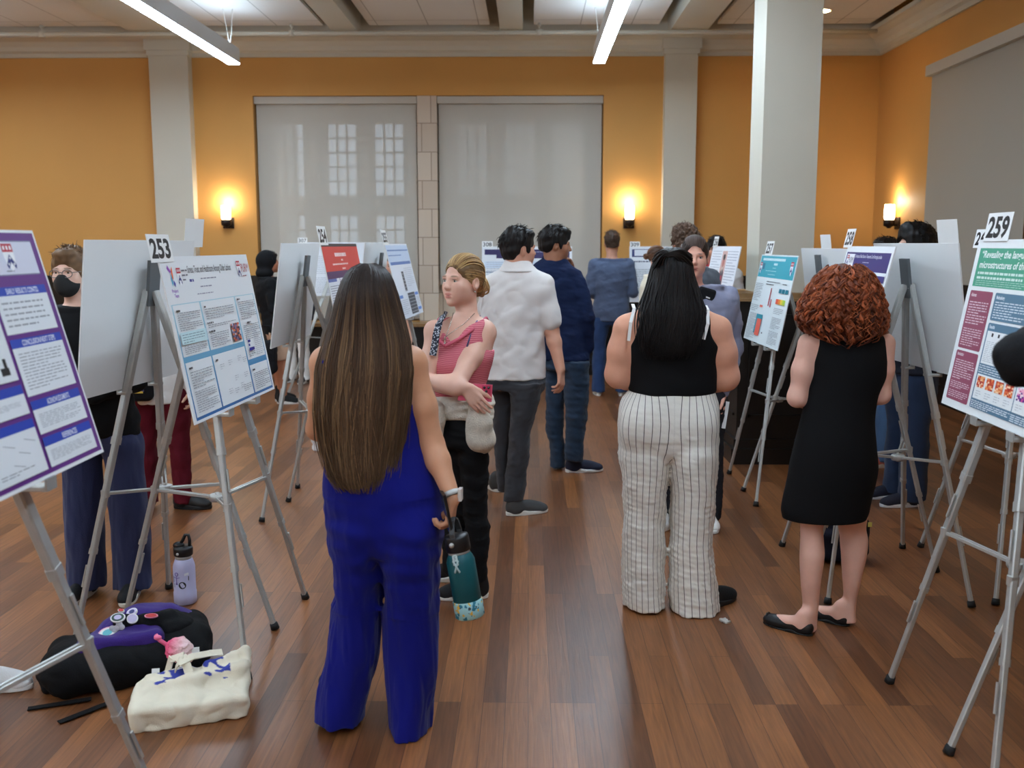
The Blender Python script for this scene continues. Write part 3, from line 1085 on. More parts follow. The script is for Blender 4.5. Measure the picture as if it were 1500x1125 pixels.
# --- 259
S = Sheet(.914, .61, (231, 235, 236))
GRN, MAR, STL = (72, 160, 130), (150, 76, 98), (86, 122, 146)
S.rect(.035, .05, .97, .275, GRN)
S.text('\u201cRevealing the language and', .06, .105, .04, (236, 242, 240), 'l', w=.50, bold=.02, slant=.15)
S.text('microstructures of the preterm', .06, .165, .04, (236, 242, 240), 'l', w=.56, bold=.02, slant=.15)
S.lines(.06, .18, .7, .235, 2, (210, 232, 224), .5).lines(.06, .235, .6, .27, 3, (180, 216, 204))
S.rrect(.035, .30, .245, .645, MAR).rrect(.035, .66, .245, .955, MAR)
S.text('Abstract', .05, .335, .02, (240, 230, 234), 'l', w=.05, bold=.02).text('Introduction', .05, .69, .02, (240, 230, 234), 'l', w=.06, bold=.02)
S.lines(.05, .36, .235, .50, 9, (226, 200, 208), .42).lines(.05, .52, .235, .63, 8, (226, 200, 208), .42)
S.lines(.05, .71, .235, .83, 9, (226, 200, 208), .42).lines(.05, .84, .235, .885, 4, (226, 200, 208), .42).lines(.05, .895, .235, .94, 4, (226, 200, 208), .42)
S.rrect(.27, .30, .97, .455, STL).text('Methodology', .285, .335, .02, (232, 238, 244), 'l', w=.07, bold=.02)
S.lines(.285, .345, .6, .445, 7, (214, 224, 232), .42)
S.rrect(.27, .47, .97, .955, STL).text('Results', .285, .50, .02, (232, 238, 244), 'l', w=.045, bold=.02)
for x0, x1 in ((.28, .61), (.62, .96)):
    S.rect(x0, .515, x1, .70, (231, 235, 236)).rect(x0, .76, x1, .90, (231, 235, 236))
    S.lines(x0 + .01, .57, x1 - .01, .69, 12, (176, 180, 186), .3)
    for i in range(5): S.rect(x0 + .04 + .055 * i, .525, x0 + .055 + .055 * i, .545, (24, 24, 26))
    S.lines(x0, .705, x1, .755, 4, (214, 224, 232), .4).lines(x0, .908, x1, .95, 4, (214, 224, 232), .5)
    for i in range(4):
        S.cells(x0 + .012 + .08 * i, .77, x0 + .075 + .08 * i, .835, 5, 7, [(226, 110, 60), (240, 170, 110), (206, 70, 40), (250, 214, 180), (180, 50, 30)] if x0 < .5 else [(210, 90, 150), (240, 170, 200), (150, 40, 140), (90, 30, 130), (246, 220, 226)], 3 + i)
        S.lines(x0 + .02 + .08 * i, .85, x0 + .07 + .08 * i, .89, 3, (190, 194, 198))
fr259 = poster('green, maroon and steel blue poster numbered 259 at the right edge', (1.539, 3.699, 1.075), -92.1, 9.5, S)
card('card reading 259 on the green-headed poster at right', '259', on_edge(fr259, 1459, -.006) + fr259[3] * .003, fr259[1], fr259[2], .20, .10, th=.70)

# --- 258
S = Sheet(.914, .61, (230, 234, 238))
NV = (48, 40, 116)
S.rect(.03, .05, .965, .20, NV).rect(.05, .065, .23, .185, (234, 236, 242)).rect(.855, .06, .95, .185, NV)
shield(S, .06, .075, .05, .10); S.text('PURM', .165, .14, .05, (80, 76, 110), w=.10, bold=0)
S.text('The Impact of Heat Stress on Temperate Coral Astrangia poculata', .53, .095, .028, (222, 222, 240), w=.57, bold=.01)
S.lines(.45, .12, .62, .145, 1, (190, 190, 220)).lines(.42, .155, .65, .175, 1, (190, 190, 220))
for x0, x1 in ((.03, .32), (.345, .64), (.67, .965)):
    S.rect(x0, .225, x1, .275, NV); S.lines(x0 + .1, .24, x1 - .1, .26, 1, (222, 222, 240), .7)
    S.lines(x0 + .01, .34, x1 - .01, .46, 7).lines(x0 + .01, .60, x1 - .01, .92, 18)
fr258 = poster('navy-headed poster numbered 258 about heat stress and coral', (1.555, 5.36, 1.055), -95.0, 12.5, S)
card('card reading 258 on the navy-headed poster behind the red curls', '258', on_edge(fr258, 1233, -.008) + fr258[3] * .003, fr258[1], fr258[2], .19, .10, th=.66)

fr258b = poster('plain white back of a poster board to the right of the navy coral poster', (1.906, 5.339, 1.062), -86.4, -8.2, None, backside=True)
card('blank white back of a number card on the white board left of card 259', '', on_edge(fr258b, 1390, -.035) + fr258b[3] * .003, fr258b[1], fr258b[2], .19, .14, blank=True)

# --- next aisle, only its left edge shows beside 259
S = Sheet(.914, .61, (228, 226, 230))
S.rect(.02, .03, .98, .2, (110, 52, 76)).rect(.02, .22, .98, .25, (110, 52, 76))
S.lines(.04, .3, .3, .95, 24, (170, 150, 162)).lines(.36, .3, .64, .95, 24).lines(.7, .3, .96, .95, 24)
S.rect(.02, .62, .05, .64, (26, 26, 30))
fr260 = poster('maroon-headed poster almost wholly hidden behind the green-headed poster 259', (2.30, 5.40, 1.05), -90, 10, S)
card('number card half hidden behind card 259', '260', on_edge(fr260, 1438, -.01) + fr260[3] * .003, fr260[1], fr260[2], .19, .10, th=.66)
easel('aluminium easel carrying the maroon-headed poster behind poster 259', (2.17, 5.38), (2.17, 4.48), (2.86, 4.95), fr260)

# --- 257
S = Sheet(.914, .61, (226, 234, 236))
TEAL = (58, 168, 186)
S.rect(.012, .015, .988, .26, TEAL)
S.lines(.08, .03, .93, .065, 1, (224, 244, 246), .8).lines(.42, .085, .58, .115, 1, (224, 244, 246), .8).lines(.40, .14, .55, .16, 1, (200, 232, 236)).lines(.22, .175, .75, .195, 1, (200, 232, 236)).lines(.3, .215, .65, .235, 1, (200, 232, 236))
shield(S, .03, .09, .06, .13); S.rect(.11, .10, .17, .17, (50, 120, 150)); shield(S, .87, .07, .07, .15)
S.lines(.03, .33, .25, .54, 11).lines(.03, .58, .25, .66, 4).lines(.04, .68, .30, .98, 22).lines(.33, .29, .72, .35, 2, (70, 74, 80)).lines(.78, .30, .92, .33, 1, (70, 74, 80))
S.rect(.285, .575, .37, .60, (236, 110, 90)).rect(.50, .37, .525, .57, (206, 84, 92)).rect(.56, .49, .585, .58, (206, 84, 92))
for i in range(3): S.rect(.72 + .085 * i, .365, .79 + .085 * i, .41, (40, 130, 150))
for i, c in enumerate(((236, 90, 70), (240, 140, 60), (236, 214, 70), (190, 220, 80))): S.rect(.70 + .06 * i, .475, .76 + .06 * i, .53, c)
S.rect(.26, .68, .44, .90, (40, 150, 170)).rect(.30, .73, .43, .92, (238, 106, 86))
S.lines(.70, .57, .95, .64, 4).lines(.70, .67, .95, .80, 8).lines(.70, .82, .95, .97, 10).lines(.50, .86, .54, .88, 1, (30, 30, 36), .8)
fr257 = poster('teal-headed poster numbered 257 with bar charts in front of the column plinth', (1.558, 7.237, .99), -88.9, 10.8, S)
card('small white card printed 257 on the teal-headed poster', '257', on_edge(fr257, 1126, -.006) + fr257[3] * .003, fr257[1], fr257[2], .19, .10, th=.66)
fr257b = poster('plain white back of a poster board right of the teal-headed poster', (2.0, 7.1, 1.03), -87.0, -8.0, None, backside=True)
card('blank white back of a number card between the column and poster 258', '', on_edge(fr257b, 1211, -.05) + fr257b[3] * .003, fr257b[1], fr257b[2], .19, .14, blank=True)

# --- 254 pair
fr254b = poster('plain white back of a poster board beside the red-headed poster', (-1.494, 5.701, 1.063), 88.3, -7.7, None, backside=True)
S = Sheet(.914, .61, (228, 230, 236))
S.rect(0, 0, 1, .03, (60, 56, 60)).rect(0, .03, 1, .27, (214, 72, 66))
S.lines(.3, .08, .7, .12, 1, (246, 226, 224), .9).lines(.45, .15, .55, .17, 1, (244, 210, 206), .8).lines(.2, .19, .8, .21, 1, (244, 210, 206), .8).lines(.44, .235, .56, .255, 1, (244, 210, 206), .8)
S.rect(0, .27, 1, .34, (88, 60, 100)).rect(0, .34, .22, .37, (96, 116, 180)).rect(.78, .30, 1, .34, (140, 150, 200))
S.rect(.30, .34, .31, .98, (90, 60, 96)).rect(.55, .34, .56, .98, (90, 60, 96)).rect(0, .62, .3, .66, (110, 60, 130))
S.lines(.02, .40, .28, .60, 9).lines(.02, .68, .28, .95, 12).lines(.33, .40, .53, .95, 24).lines(.58, .40, .97, .95, 24)
fr254 = poster('red-headed poster standing beside the first woman\'s dark hair', (-1.075, 5.70, 1.065), 87.2, 10.5, S)
card('white card printed 254, tilted above the red-headed poster', '254', on_edge(fr254, 474, -.01) + fr254[3] * .003, fr254[1], fr254[2], .19, .11, th=.66)

# --- blue and white poster further along
S = Sheet(.914, .61, (226, 231, 240))
S.rect(0, .02, 1, .28, (198, 214, 236)).rect(.03, .08, .97, .10, (110, 140, 190)).rect(.03, .15, .6, .165, (120, 150, 196)).rect(.04, .245, .96, .285, (88, 122, 186))
for a, b, c2, d in ((.40, .38, .50, .65), (.45, .68, .78, 1)):
    S.rect(a, b, c2, min(d, .97), (70, 72, 78))
    for i in range(6): S.rect(a + .01, b + .03 + i * .045, c2 - .01, b + .04 + i * .045, (170, 172, 178))
for x0, y0 in ((.05, .69), (.80, .69), (.80, .9)): S.rect(x0, y0, x0 + .16, y0 + .04, (100, 140, 210))
S.lines(.05, .75, .4, .95, 8, (180, 184, 192)).lines(.82, .75, .97, .88, 6, (180, 184, 192)).lines(.55, .33, .95, .6, 10, (190, 194, 202))
fr255 = poster('pale blue and white poster with two dark charts, near the stone pier', (-.982, 7.809, 1.072), 86.4, 13.6, S)
fr255b = poster('plain white back of a poster board behind the red-headed poster', (-1.36, 7.80, 1.072), 86.4, -8, None, backside=True)
card('thin white card seen edge-on above the pale blue poster', '255', on_edge(fr255, 565, -.01) + fr255[3] * .003, fr255[1], fr255[2], .19, .12, th=.6)

# --- poster with a man's portrait, by the column
S = Sheet(.914, .61, (232, 234, 240))
S.lines(.05, .05, .40, .48, 12, (180, 184, 196)).lines(.62, .05, .97, .48, 12, (170, 174, 188)).rect(0, .55, 1, 1, (236, 228, 222))
S.rect(.43, .06, .60, .52, (216, 178, 170)).poly([(.44, .52), (.46, .34), (.52, .28), (.58, .34), (.59, .52)], (84, 70, 80))
S.poly([(.515 + .038 * cos(q), .20 + .07 * sin(q)) for q in -np.linspace(0, 2 * pi, 17)[:-1]], (196, 120, 110)).poly([(.515 + .04 * cos(q), .14 + .04 * sin(q)) for q in -np.linspace(0, 2 * pi, 17)[:-1]], (58, 44, 44))
S.poly([(.50, .28), (.515, .36), (.53, .28)], (226, 214, 196)).rect(.51, .38, .55, .48, (190, 60, 80))
S.lines(.2, .60, .8, .63, 1, (214, 130, 110), .6).lines(.08, .68, .95, .95, 9, (150, 146, 150))
fr256 = poster('poster with a portrait of a man, left of the cream column', (1.425, 8.41, 1.045), -87.5, 10.5, S)
card('small white card held up on the portrait poster before a dark head', '256', on_edge(fr256, 1048, -.01) + fr256[3] * .003, fr256[1], fr256[2], .15, .09, th=.6)

# --- far row facing the camera
for num, px0, px1, Y, cpx, hue, lab in (('307', 436, 537, 11.4, 443, None, 'white poster with small diagrams numbered 307 in the far row'),
                                        ('308', 706, 806, 10.2, 714, (52, 44, 92), 'poster with a dark title bar numbered 308 in the far row'),
                                        ('309', 922, 1015, 11.0, 930, (44, 54, 110), 'poster with a navy title bar and red edge numbered 309 in the far row')):
    a = J(px0, 355 if num == '307' else 361, Y)
    S = Sheet(.914, .61, (226, 230, 236))
    if hue:
        S.rect(.03, .05, .97, .19, hue).rect(.06, .06, .45 if num == '309' else .2, .17, (224, 228, 236)) if num == '309' else S.rect(.03, .05, .97, .14, hue).rect(.16, .14, .97, .2, hue).rect(.03, .25, .97, .36, (206, 220, 236)).rect(.03, .42, .6, .435, (130, 140, 160))
        S.lines(.25, .075, .8, .15, 2, (170, 170, 200))
    if num == '309':
        S.rect(.58, .06, .97, .9, (206, 66, 70)).lines(.06, .25, .35, .28, 1, (80, 84, 110), .8).lines(.08, .4, .5, .9, 16)
    else:
        S.lines(.05, .25, .6, .6, 10, (186, 190, 200)).lines(.05, .65, .95, .95, 10, (176, 180, 192))
    t_ = rad(10)
    BLp = np.array([a[0], Y - .61 * sin(t_), a[2] - .61 * cos(t_)])
    fr = poster(lab, BLp, 0, 10, S)
    card('white card reading %s %s' % (num, {'307': 'behind the white board, left of the red poster', '308': 'left of the white polo shirt', '309': 'right of the grey-blue sweater'}[num]), num,
         on_edge(fr, cpx, -.012) + fr[3] * .003, fr[1], fr[2], .11, .065, th=.62, tw=.8, bold=.012)
    m = BLp[0] + .457
    easel({'307': 'aluminium easel carrying poster 307 in the far row', '308': 'aluminium easel carrying poster 308 in the far row', '309': 'aluminium easel carrying poster 309 in the far row'}[num], (m - .45, Y - .78), (m + .45, Y - .78), (m, Y - .05), fr)

# --- easels of the two aisles
easel('aluminium easel nearest the camera at left, under the purple and blue poster', (-1.02, 1.72), (-1.02, 2.62), (-1.74, 2.15), frA)
easel('aluminium easel carrying the teal poster 253, lavender bottle beside its rear leg', (-1.077, 3.617), (-1.052, 4.512), (-1.76, 4.10), fr253)
easel('aluminium easel with grey head plate against the white board in front of the masked person', (-1.86, 3.84), (-1.75, 4.642), (-1.099, 4.131), (*frB1, -1))
easel('aluminium easel under the green-headed poster 259', (1.38, 3.641), (1.36, 2.75), (2.06, 3.15), fr259)
easel('aluminium easel carrying the navy coral poster 258, its feet behind the bare legs', (1.407, 5.383), (1.394, 4.481), (2.088, 4.952), fr258)
easel('aluminium easel with grey head plate against the white board right of the red curls', (2.064, 5.356), (2.048, 4.448), (1.38, 4.80), (*fr258b, -1))
easel('aluminium easel carrying the teal-headed poster 257', (1.465, 7.148), (1.453, 6.228), (2.16, 6.70), fr257)
easel('aluminium easel behind the red curls with its board facing right, by the column', (2.16, 7.1), (2.13, 6.2), (1.453, 6.619), (*fr257b, -1))
easel('aluminium easel with grey head plate against the white board beside the red-headed poster', (-1.61, 5.813), (-1.588, 6.664), (-.92, 6.2), (*fr254b, -1))
easel('aluminium easel carrying the red-headed poster', (-.95, 5.78), (-.93, 6.66), (-1.565, 6.297), fr254)
easel('aluminium easel carrying the pale blue poster near the stone pier', (-.85, 7.85), (-.82, 8.70), (-1.52, 8.3), fr255)
easel('aluminium easel behind the long dark hair, only its grey head plate showing', (-1.5, 7.85), (-1.47, 8.70), (-.8, 8.25), (*fr255b, -1))
easel('aluminium easel carrying the portrait poster by the column', (1.30, 8.38), (1.32, 7.52), (1.475, 7.96), fr256)
# the next stand at the right, board facing away
fr259b = poster('white back of a poster board beyond the green-headed poster at right', (2.06, 3.66, 1.07), -90, -8, None, backside=True)
easel('aluminium easel at the right edge, rear leg crossing below the green-headed poster', (2.2, 3.55), (2.2, 2.65), (1.379, 3.099), (*fr259b, -1))
# ------------------------------------------------------------------ people: shared anatomy
SKIN = mat('skin', (200, 150, 125), .5, spec=.35, attr='Col', var=(30, .03))
SKIN.node_tree.nodes['Principled BSDF'].inputs['Subsurface Weight'].default_value = .06
SKIN.node_tree.nodes['Principled BSDF'].inputs['Subsurface Radius'].default_value = (.012, .005, .003)
HAIR = mat('hair', (60, 45, 35), .5, spec=.22, attr='Col')
EYEW = mat('eye_white', (196, 188, 182), .25, spec=.4)
EYED = mat('eye_iris', (52, 38, 30), .15, spec=.6)


CROWD = 'people at the poster session'


class Head:
    def __init__(s, c, yaw, pitch=0, roll=0, size=1.0):
        s.c = np.array(c, float); s.k = size
        s.R = Rz(rad(yaw)) @ Rx(rad(pitch)) @ Ry(rad(roll))

    def p(s, x, y, z):
        return s.c + s.R @ (np.array([x, y, z]) * s.k)

    def ell(s, c, r):
        return ell(s.p(*c), np.array(r if hasattr(r, '__len__') else (r,) * 3) * s.k, s.R)

    def cone(s, a, b, ra, rb):
        return cone(s.p(*a), s.p(*b), ra * s.k, rb * s.k)

    def loc(s, v):
        return (v - s.c) @ s.R / s.k

    def half(s, p, n):
        return half(s.p(*p), s.R @ np.array(n, float))


def head_ops(h, fem=False):
    j = .88 if fem else 1.0
    jz = .012 if fem else 0.0
    nw = .90 if fem else 1.1
    o = [('u', h.ell((0, -.014, .034), (.073, .094, .084)), .01),
         ('u', h.ell((0, .026, -.034), (.058 * j, .066, .080)), .03),
         ('u', h.ell((0, .074, -.096), (.021 * j, .018, .016)), .025)]
    for q in (-1, 1):
        o += [('u', h.ell((q * .043 * j, .012, -.072 + jz), (.020, .03, .024)), .03),
              ('u', h.ell((q * .0365, .051, -.027), (.0255, .029, .023)), .035), ('u', h.ell((q * .026, .050, -.062), (.016, .027, .022)), .03),
              ('u', h.ell((q * .026, .080, .018), (.024, .011, .008)), .015),
              ('u', h.ell((q * .074, -.010, -.010), (.009, .020, .030)), .008),
              ('s', h.ell((q * .082, -.004, -.006), (.008, .010, .017)), .006)]
    o += [('u', h.cone((0, .084, .012), (0, .1045, -.026), .0080 * nw, .0100 * nw), .014),
          ('u', h.ell((0, .1055, -.028), (.0098 * nw, .0095, .0085)), .008)]
    for q in (-1, 1):
        o += [('u', h.ell((q * .0115 * nw, .097, -.032), (.0068, .0085, .0062)), .007),
              ('s', h.ell((q * .031, .097, .001), (.0165, .0135, .0092)), .012), ('u', h.ell((q * .0315, .0800, .0085), (.0165, .0075, .0042)), .006), ('u', h.ell((q * .031, .0775, -.0085), (.0145, .0065, .0035)), .006)]
    o += [('s', h.ell((0, .104, -.0625), (.020, .010, .0018)), .006),
          ('u', h.ell((0, .0865, -.0565), (.0235, .010, .0055)), .006),
          ('u', h.ell((0, .0845, -.0695), (.021, .010, .0068)), .007)]
    return o


def hit(objs, px, py):
    """first surface seen under a picture point: place and normal"""
    d = ray(px, py); d = d / np.linalg.norm(d)
    best = None
    for o in objs:
        off = wloc(o)
        ok, l, nn, i = o.ray_cast(Vector(O - off), Vector(d))
        if ok:
            q = np.array(l) + off
            if best is None or (q - O) @ d < (best[0] - O) @ d: best = (q, np.array(nn))
    return best


def neck_ops(h, base, r=.054):
    return [('u', cone(h.p(0, -.022, -.045), base, r * h.k, r * 1.06), .03)]


def paint(h, skin, lip=(176, 96, 88), brow=(70, 50, 38), cheek=.12, stubble=None):
    S0, L, B = (np.array(lin(c)) for c in (skin, lip, brow))

    def f(v):
        q = h.loc(v)
        col = np.tile(S0, (len(v), 1))

        def mix(m, c):
            col[:] = col * (1 - m[:, None]) + c * m[:, None]
        front = q[:, 1] > .03

        def blob(c, r, soft=.35):
            d = np.sqrt((((q - np.array(c)) / np.array(r)) ** 2).sum(1))
            return np.clip((1 - d) / soft, 0, 1) * front
        if stubble is not None:
            mix(blob((0, .05, -.09), (.075, .09, .055), .6) * .45, np.array(lin(stubble)))
        for s in (-1, 1):
            mix(blob((s * .042, .06, -.03), (.03, .05, .028), .9) * cheek, np.array(lin((206, 110, 96))))
            mix(blob((s * .032, .09, .0215), (.0215, .03, .0048)) * .85, B)
            mix(blob((s * .031, .085, .007), (.017, .03, .0028), .5) * .85, np.array(lin((40, 28, 24))))
            mix(blob((s * .074, -.0, -.01), (.02, .03, .035), .9) * 0, B)
        mix(blob((0, .09, -.0575), (.024, .03, .0065), .3) * .75, L)
        mix(blob((0, .09, -.0700), (.021, .03, .0075), .3) * .8, L)
        mix(blob((0, .09, -.0635), (.018, .03, .0016), .5) * .9, np.array(lin((70, 30, 28))))
        return col
    return f


def eyes(h, root, iris=(60, 44, 34)):
    for q in (-1, 1):
        c = h.p(q * .031, .0740, .001)
        mb = MB().ball(c, .0112 * h.k, 16)
        f = h.R @ np.array([0, 1.0, 0])
        mb.ball(c + f * .0034 * h.k, .0083 * h.k, 14, 1)
        mb.build('eye', [EYEW, mat('iris_%d_%d_%d' % iris, iris, .12, spec=.6)], root)


def hand_ops(w, d, n, l, curl=(25, 30, 35, 40), s=1.0, thumb=(.55, .75, .35), spread=1.0):
    """w wrist, d towards the fingers, n the way the palm faces, l towards the thumb"""
    w, d, n, l = (np.array(q, float) for q in (w, d, n, l))
    d /= np.linalg.norm(d); n -= d * (n @ d); n /= np.linalg.norm(n)
    l2 = np.cross(n, d); l = l2 if l2 @ l > 0 else -l2
    o = []
    kn = []
    for i, off in enumerate((.030, .010, -.010, -.028)):
        k = w + (d * (.088, .092, .088, .080)[i] + l * off) * s
        kn.append(k)
        o.append(('u', cone(w + l * off * .55 * s + d * .012 * s, k, .0135 * s, .0098 * s), .012))
    for i, L in enumerate((.068, .076, .070, .054)):
        p, v = kn[i], d + l * (.10, .02, -.05, -.12)[i] * spread
        r = .0086 * s
        for j, q in enumerate((.46, .31, .25)):
            a = rad(curl[i]) * (j + 1 if j < 2 else 2.6)
            u = v * cos(a) + n * sin(a); u /= np.linalg.norm(u)
            e = p + u * L * q * s
            o.append(('u', cone(p, e, r, r * .92), .003)); p = e; r *= .92
    p = w + (d * .020 + l * .024) * s
    u = d * thumb[0] + l * thumb[1] + n * thumb[2]; u /= np.linalg.norm(u)
    for q, r0, r1 in ((.044, .0145, .0115), (.034, .0105, .0095), (.027, .0095, .008)):
        e = p + u * q * s
        o.append(('u', cone(p, e, r0 * s, r1 * s), .008)); p = e
        u = u * .85 + d * .25 + n * .12; u /= np.linalg.norm(u)
    return o


def arm_ops(pts, rs, k=.025):
    return U(chain(pts, rs), k)


def secs(Y, rows):
    out = []
    for r in rows:
        y, xl, xr, ry = r[:4]
        dy = r[4] if len(r) > 4 else 0
        a, b = J(xl, y, Y + dy), J(xr, y, Y + dy)
        out.append(((a[2] + b[2]) / 2, (a[0] + b[0]) / 2, Y + dy, (b[0] - a[0]) / 2, ry))
    return out


_shoe = {}


def shoe(root, heel, yaw, L=.27, style='sneaker', col=(30, 30, 34), sole=(225, 224, 218), name=None, z=0.0):
    key = (L, style, col, sole)
    if key not in _shoe:
        if style == 'flat':
            ops = [('u', ell((0, .20 * L, .030), (.125 * L, .20 * L, .034)), .01), ('u', ell((0, .5 * L, .024), (.125 * L, .38 * L, .026)), .03), ('u', ell((0, .78 * L, .022), (.150 * L, .22 * L, .024)), .03),
                   ('s', ell((0, .36 * L, .062), (.098 * L, .31 * L, .05)), .004), ('s', half((0, 0, .004), (0, 0, -1)), .004)]
            up = form('shoe', ops, mat('shoe_%d%d%d' % col, col, .45, spec=.4), None, .004)
        else:
            hi = .10 if style != 'high' else .15
            ops = [('u', ell((0, .20 * L, .05), (.125 * L, .2 * L, .05)), .01), ('u', ell((0, .46 * L, .044), (.128 * L, .34 * L, .047)), .03), ('u', ell((0, .77 * L, .03), (.158 * L, .225 * L, .036)), .03),
                   ('u', cone((0, .21 * L, .05), (0, .19 * L, hi), .040, .041), .03), ('s', half((0, 0, .012), (0, 0, -1)), .002)]
            up = form('shoe', ops, mat('shoe_%d%d%d' % col, col, .7, spec=.3, bump=(220, .2)), None, .0045)
            lc = MB()
            for i in range(5):
                y = (.36 + .075 * i) * L; zz = .094 - .0095 * i
                lc.tube([(-.022, y, zz - .006), (0, y + .004, zz), (.022, y, zz - .006)], .0028, 6)
            lace = (210, 210, 206) if sum(sole) > 500 else (40, 40, 42)
            lc.build('laces', mat('laces_%d' % lace[0], lace, .8), up)
        so = [('u', loft([(0, 0, .22 * L, .112 * L, .215 * L), (.026 if style != 'flat' else .006, 0, .22 * L, .125 * L, .225 * L)], cap=.004), .02),
              ('u', loft([(0, 0, .66 * L, .150 * L, .335 * L), (.024 if style != 'flat' else .006, 0, .66 * L, .165 * L, .35 * L)], cap=.004), .04)]
        form('sole', so, mat('sole_%d%d%d' % sole, sole, .6), up, .004)
        if style == 'flat':
            MB().tube([(-.018, .90 * L, .042), (-.006, .915 * L, .047), (0, .915 * L, .044), (.006, .915 * L, .047), (.018, .90 * L, .042)], [.003, .006, .003, .006, .003], 8).build('bow', mat('shoe_bow', (26, 26, 28), .3), up)
        _shoe[key] = up
        o = up
    else:
        src = _shoe[key]
        o = src.copy(); C.objects.link(o)
        for ch in src.children:
            c = ch.copy(); C.objects.link(c); c.parent = o
    o.name = name or 'shoe'
    o.parent = root
    rl = wloc(root)
    o.location = (heel[0] - rl[0], heel[1] - rl[1], z - rl[2])
    o.rotation_euler = (0, 0, rad(yaw))
    return o


def short_hair(h, root, col, front=0.0, curl=0.0, nape=-.075, vol=0.0, h_=.0045, name='hair'):
    v_ = vol
    ops = [('u', h.ell((0, -.016, .040), (.081 + v_, .103 + v_, .090 + v_)), .01), ('u', h.ell((0, -.055, -.012), (.066 + v_, .058 + v_, .075)), .03),
           ('u', h.ell((0, .050 + front, .086 + v_), (.058, .042, .021 + v_)), .025),
           ('s', h.ell((0, .125, -.042), (.085, .078 - front, .108)), .008), ('s', h.half((0, 0, nape), (0, 0, -1)), .006)]
    for q in (-1, 1):
        ops += [('s', h.ell((q * .088, .004, -.028), (.030, .030, .044)), .008), ('u', h.ell((q * .069, .028, .0), (.010, .012, .030)), .01)]
    nf = noise3((60, 60, 60), 12, 3) if not curl else noise3((115, 115, 115), 14, 5)
    c0 = np.array(lin(col))
    o = form(name, ops, HAIR, root, h_, (.0035 + curl, nf), lambda v: c0 * (1 + .22 * np.clip(noise3((150, 60, 90), 10, 9)(v[:, 0], v[:, 1], v[:, 2]), -1.5, 1.5))[:, None])
    # loose tufts over the cap give the outline some fibre
    n = 420
    a = rng.uniform(0, 2 * pi, n); e = np.arcsin(rng.uniform(-.25, 1, n))
    d = np.stack([np.cos(e) * np.cos(a), np.cos(e) * np.sin(a), np.sin(e)], 1)
    keep = ~((d[:, 1] > .35) & (d[:, 2] < .62)) & ~((np.abs(d[:, 0]) > .75) & (d[:, 2] < .15))
    d = d[keep]
    t = np.linspace(0, 1, 5)
    base = np.stack([d[:, 0] * (.079 + v_), -.016 + d[:, 1] * (.101 + v_), .040 + d[:, 2] * (.088 + v_)], 1)
    flow = np.stack([d[:, 0] * .3, np.where(d[:, 2] > .5, .8, -.2) + 0 * d[:, 0], np.where(d[:, 2] > .5, .1, -.9)], 1) + rng.normal(0, .35 + 9 * curl, d.shape)
    P = base[:, None] + flow[:, None] * (t[None, :, None] * .026) + d[:, None] * (np.sin(t * pi) * (.006 + curl))[None, :, None]
    W = h.c + (P.reshape(-1, 3) * h.k) @ h.R.T
    cc = c0 * rng.uniform(.7, 1.5, (len(d), 1, 1)) * np.ones((1, 5, 1))
    tubes('hair_tufts', W.reshape(P.shape), (.0022 * (1 - .7 * t))[None, :] * np.ones((len(d), 1)), cc, HAIR, o)
    return o


def long_hair(root, sc, a0, a1, n, colf, r=.0032, zmin=None, jit=.012, wave=.004, seed=4, base_col=(40, 30, 26), m=22, name='hair', disp=.006, spread=.10, base_grow=-.012):
    """curtain of long hair following the elliptical sections sc (top to bottom)"""
    g = np.random.default_rng(seed)
    s = np.array(sorted(sc, key=lambda q: -q[0]), float)
    c0 = np.array(lin(base_col))
    v, q = solid([('u', loft(sc, grow=base_grow, gz=-.02), .01)], .006, (disp, noise3((70, 70, 5), 12, seed)))
    tt = (s[0, 0] - v[:, 2]) / (s[0, 0] - s[-1, 0])
    o = np_mesh(name, v, q, HAIR, root, np.array([colf(x, .45) for x in tt]) if len(v) < 60000 else c0)
    zt, zb = s[0, 0], s[-1, 0]
    a = g.uniform(a0, a1, n)
    e = zb + (zt - zb) * np.abs(g.normal(0, spread, n)) if zmin is None else np.full(n, zmin) + np.abs(g.normal(0, .05, n))
    t = np.linspace(0, 1, m)
    rho = g.uniform(.93, 1.03, n)
    Z = zt - .004 - (zt - .004 - e)[:, None] * (t ** 1.25)[None]
    zs = s[::-1]
    cx, cy, rx, ry = (np.interp(Z, zs[:, 0], zs[:, i]) for i in (1, 2, 3, 4))
    ph, fr = g.uniform(0, 2 * pi, n), g.uniform(6, 14, n)
    A = a[:, None] + g.normal(0, .05, n)[:, None] * t + wave * 14 * np.sin(fr[:, None] * t + ph[:, None]) * t
    jx = g.normal(0, jit, n)[:, None] * t ** 2 + wave * np.sin(fr[:, None] * 1.7 * t + ph[:, None]) * t
    P = np.stack([cx + rx * rho[:, None] * np.cos(A) + jx, cy + ry * rho[:, None] * np.sin(A), Z], -1)
    k1, k2 = g.uniform(9, 13), g.uniform(23, 31)
    tone = np.clip(.5 + .24 * np.sin(k1 * a + 1) + .2 * np.sin(k2 * a) + g.normal(0, .16, n), 0, 1)
    col = np.array([[colf(x, tn) for x in t] for tn in tone])
    R = r * g.uniform(.6, 1.2, n)[:, None] * np.clip(1.15 - t ** 4, .15, 1)[None]
    tubes('hair_strands', P, R, col, HAIR, o)
    return o


def folds(w, seed):
    a, b = noise3(w, 10, seed), noise3(tuple(q * 1.7 for q in w), 10, seed + 1)
    return lambda x, y, z: .8 * a(x, y, z) - .55 * np.abs(b(x, y, z)) + .3


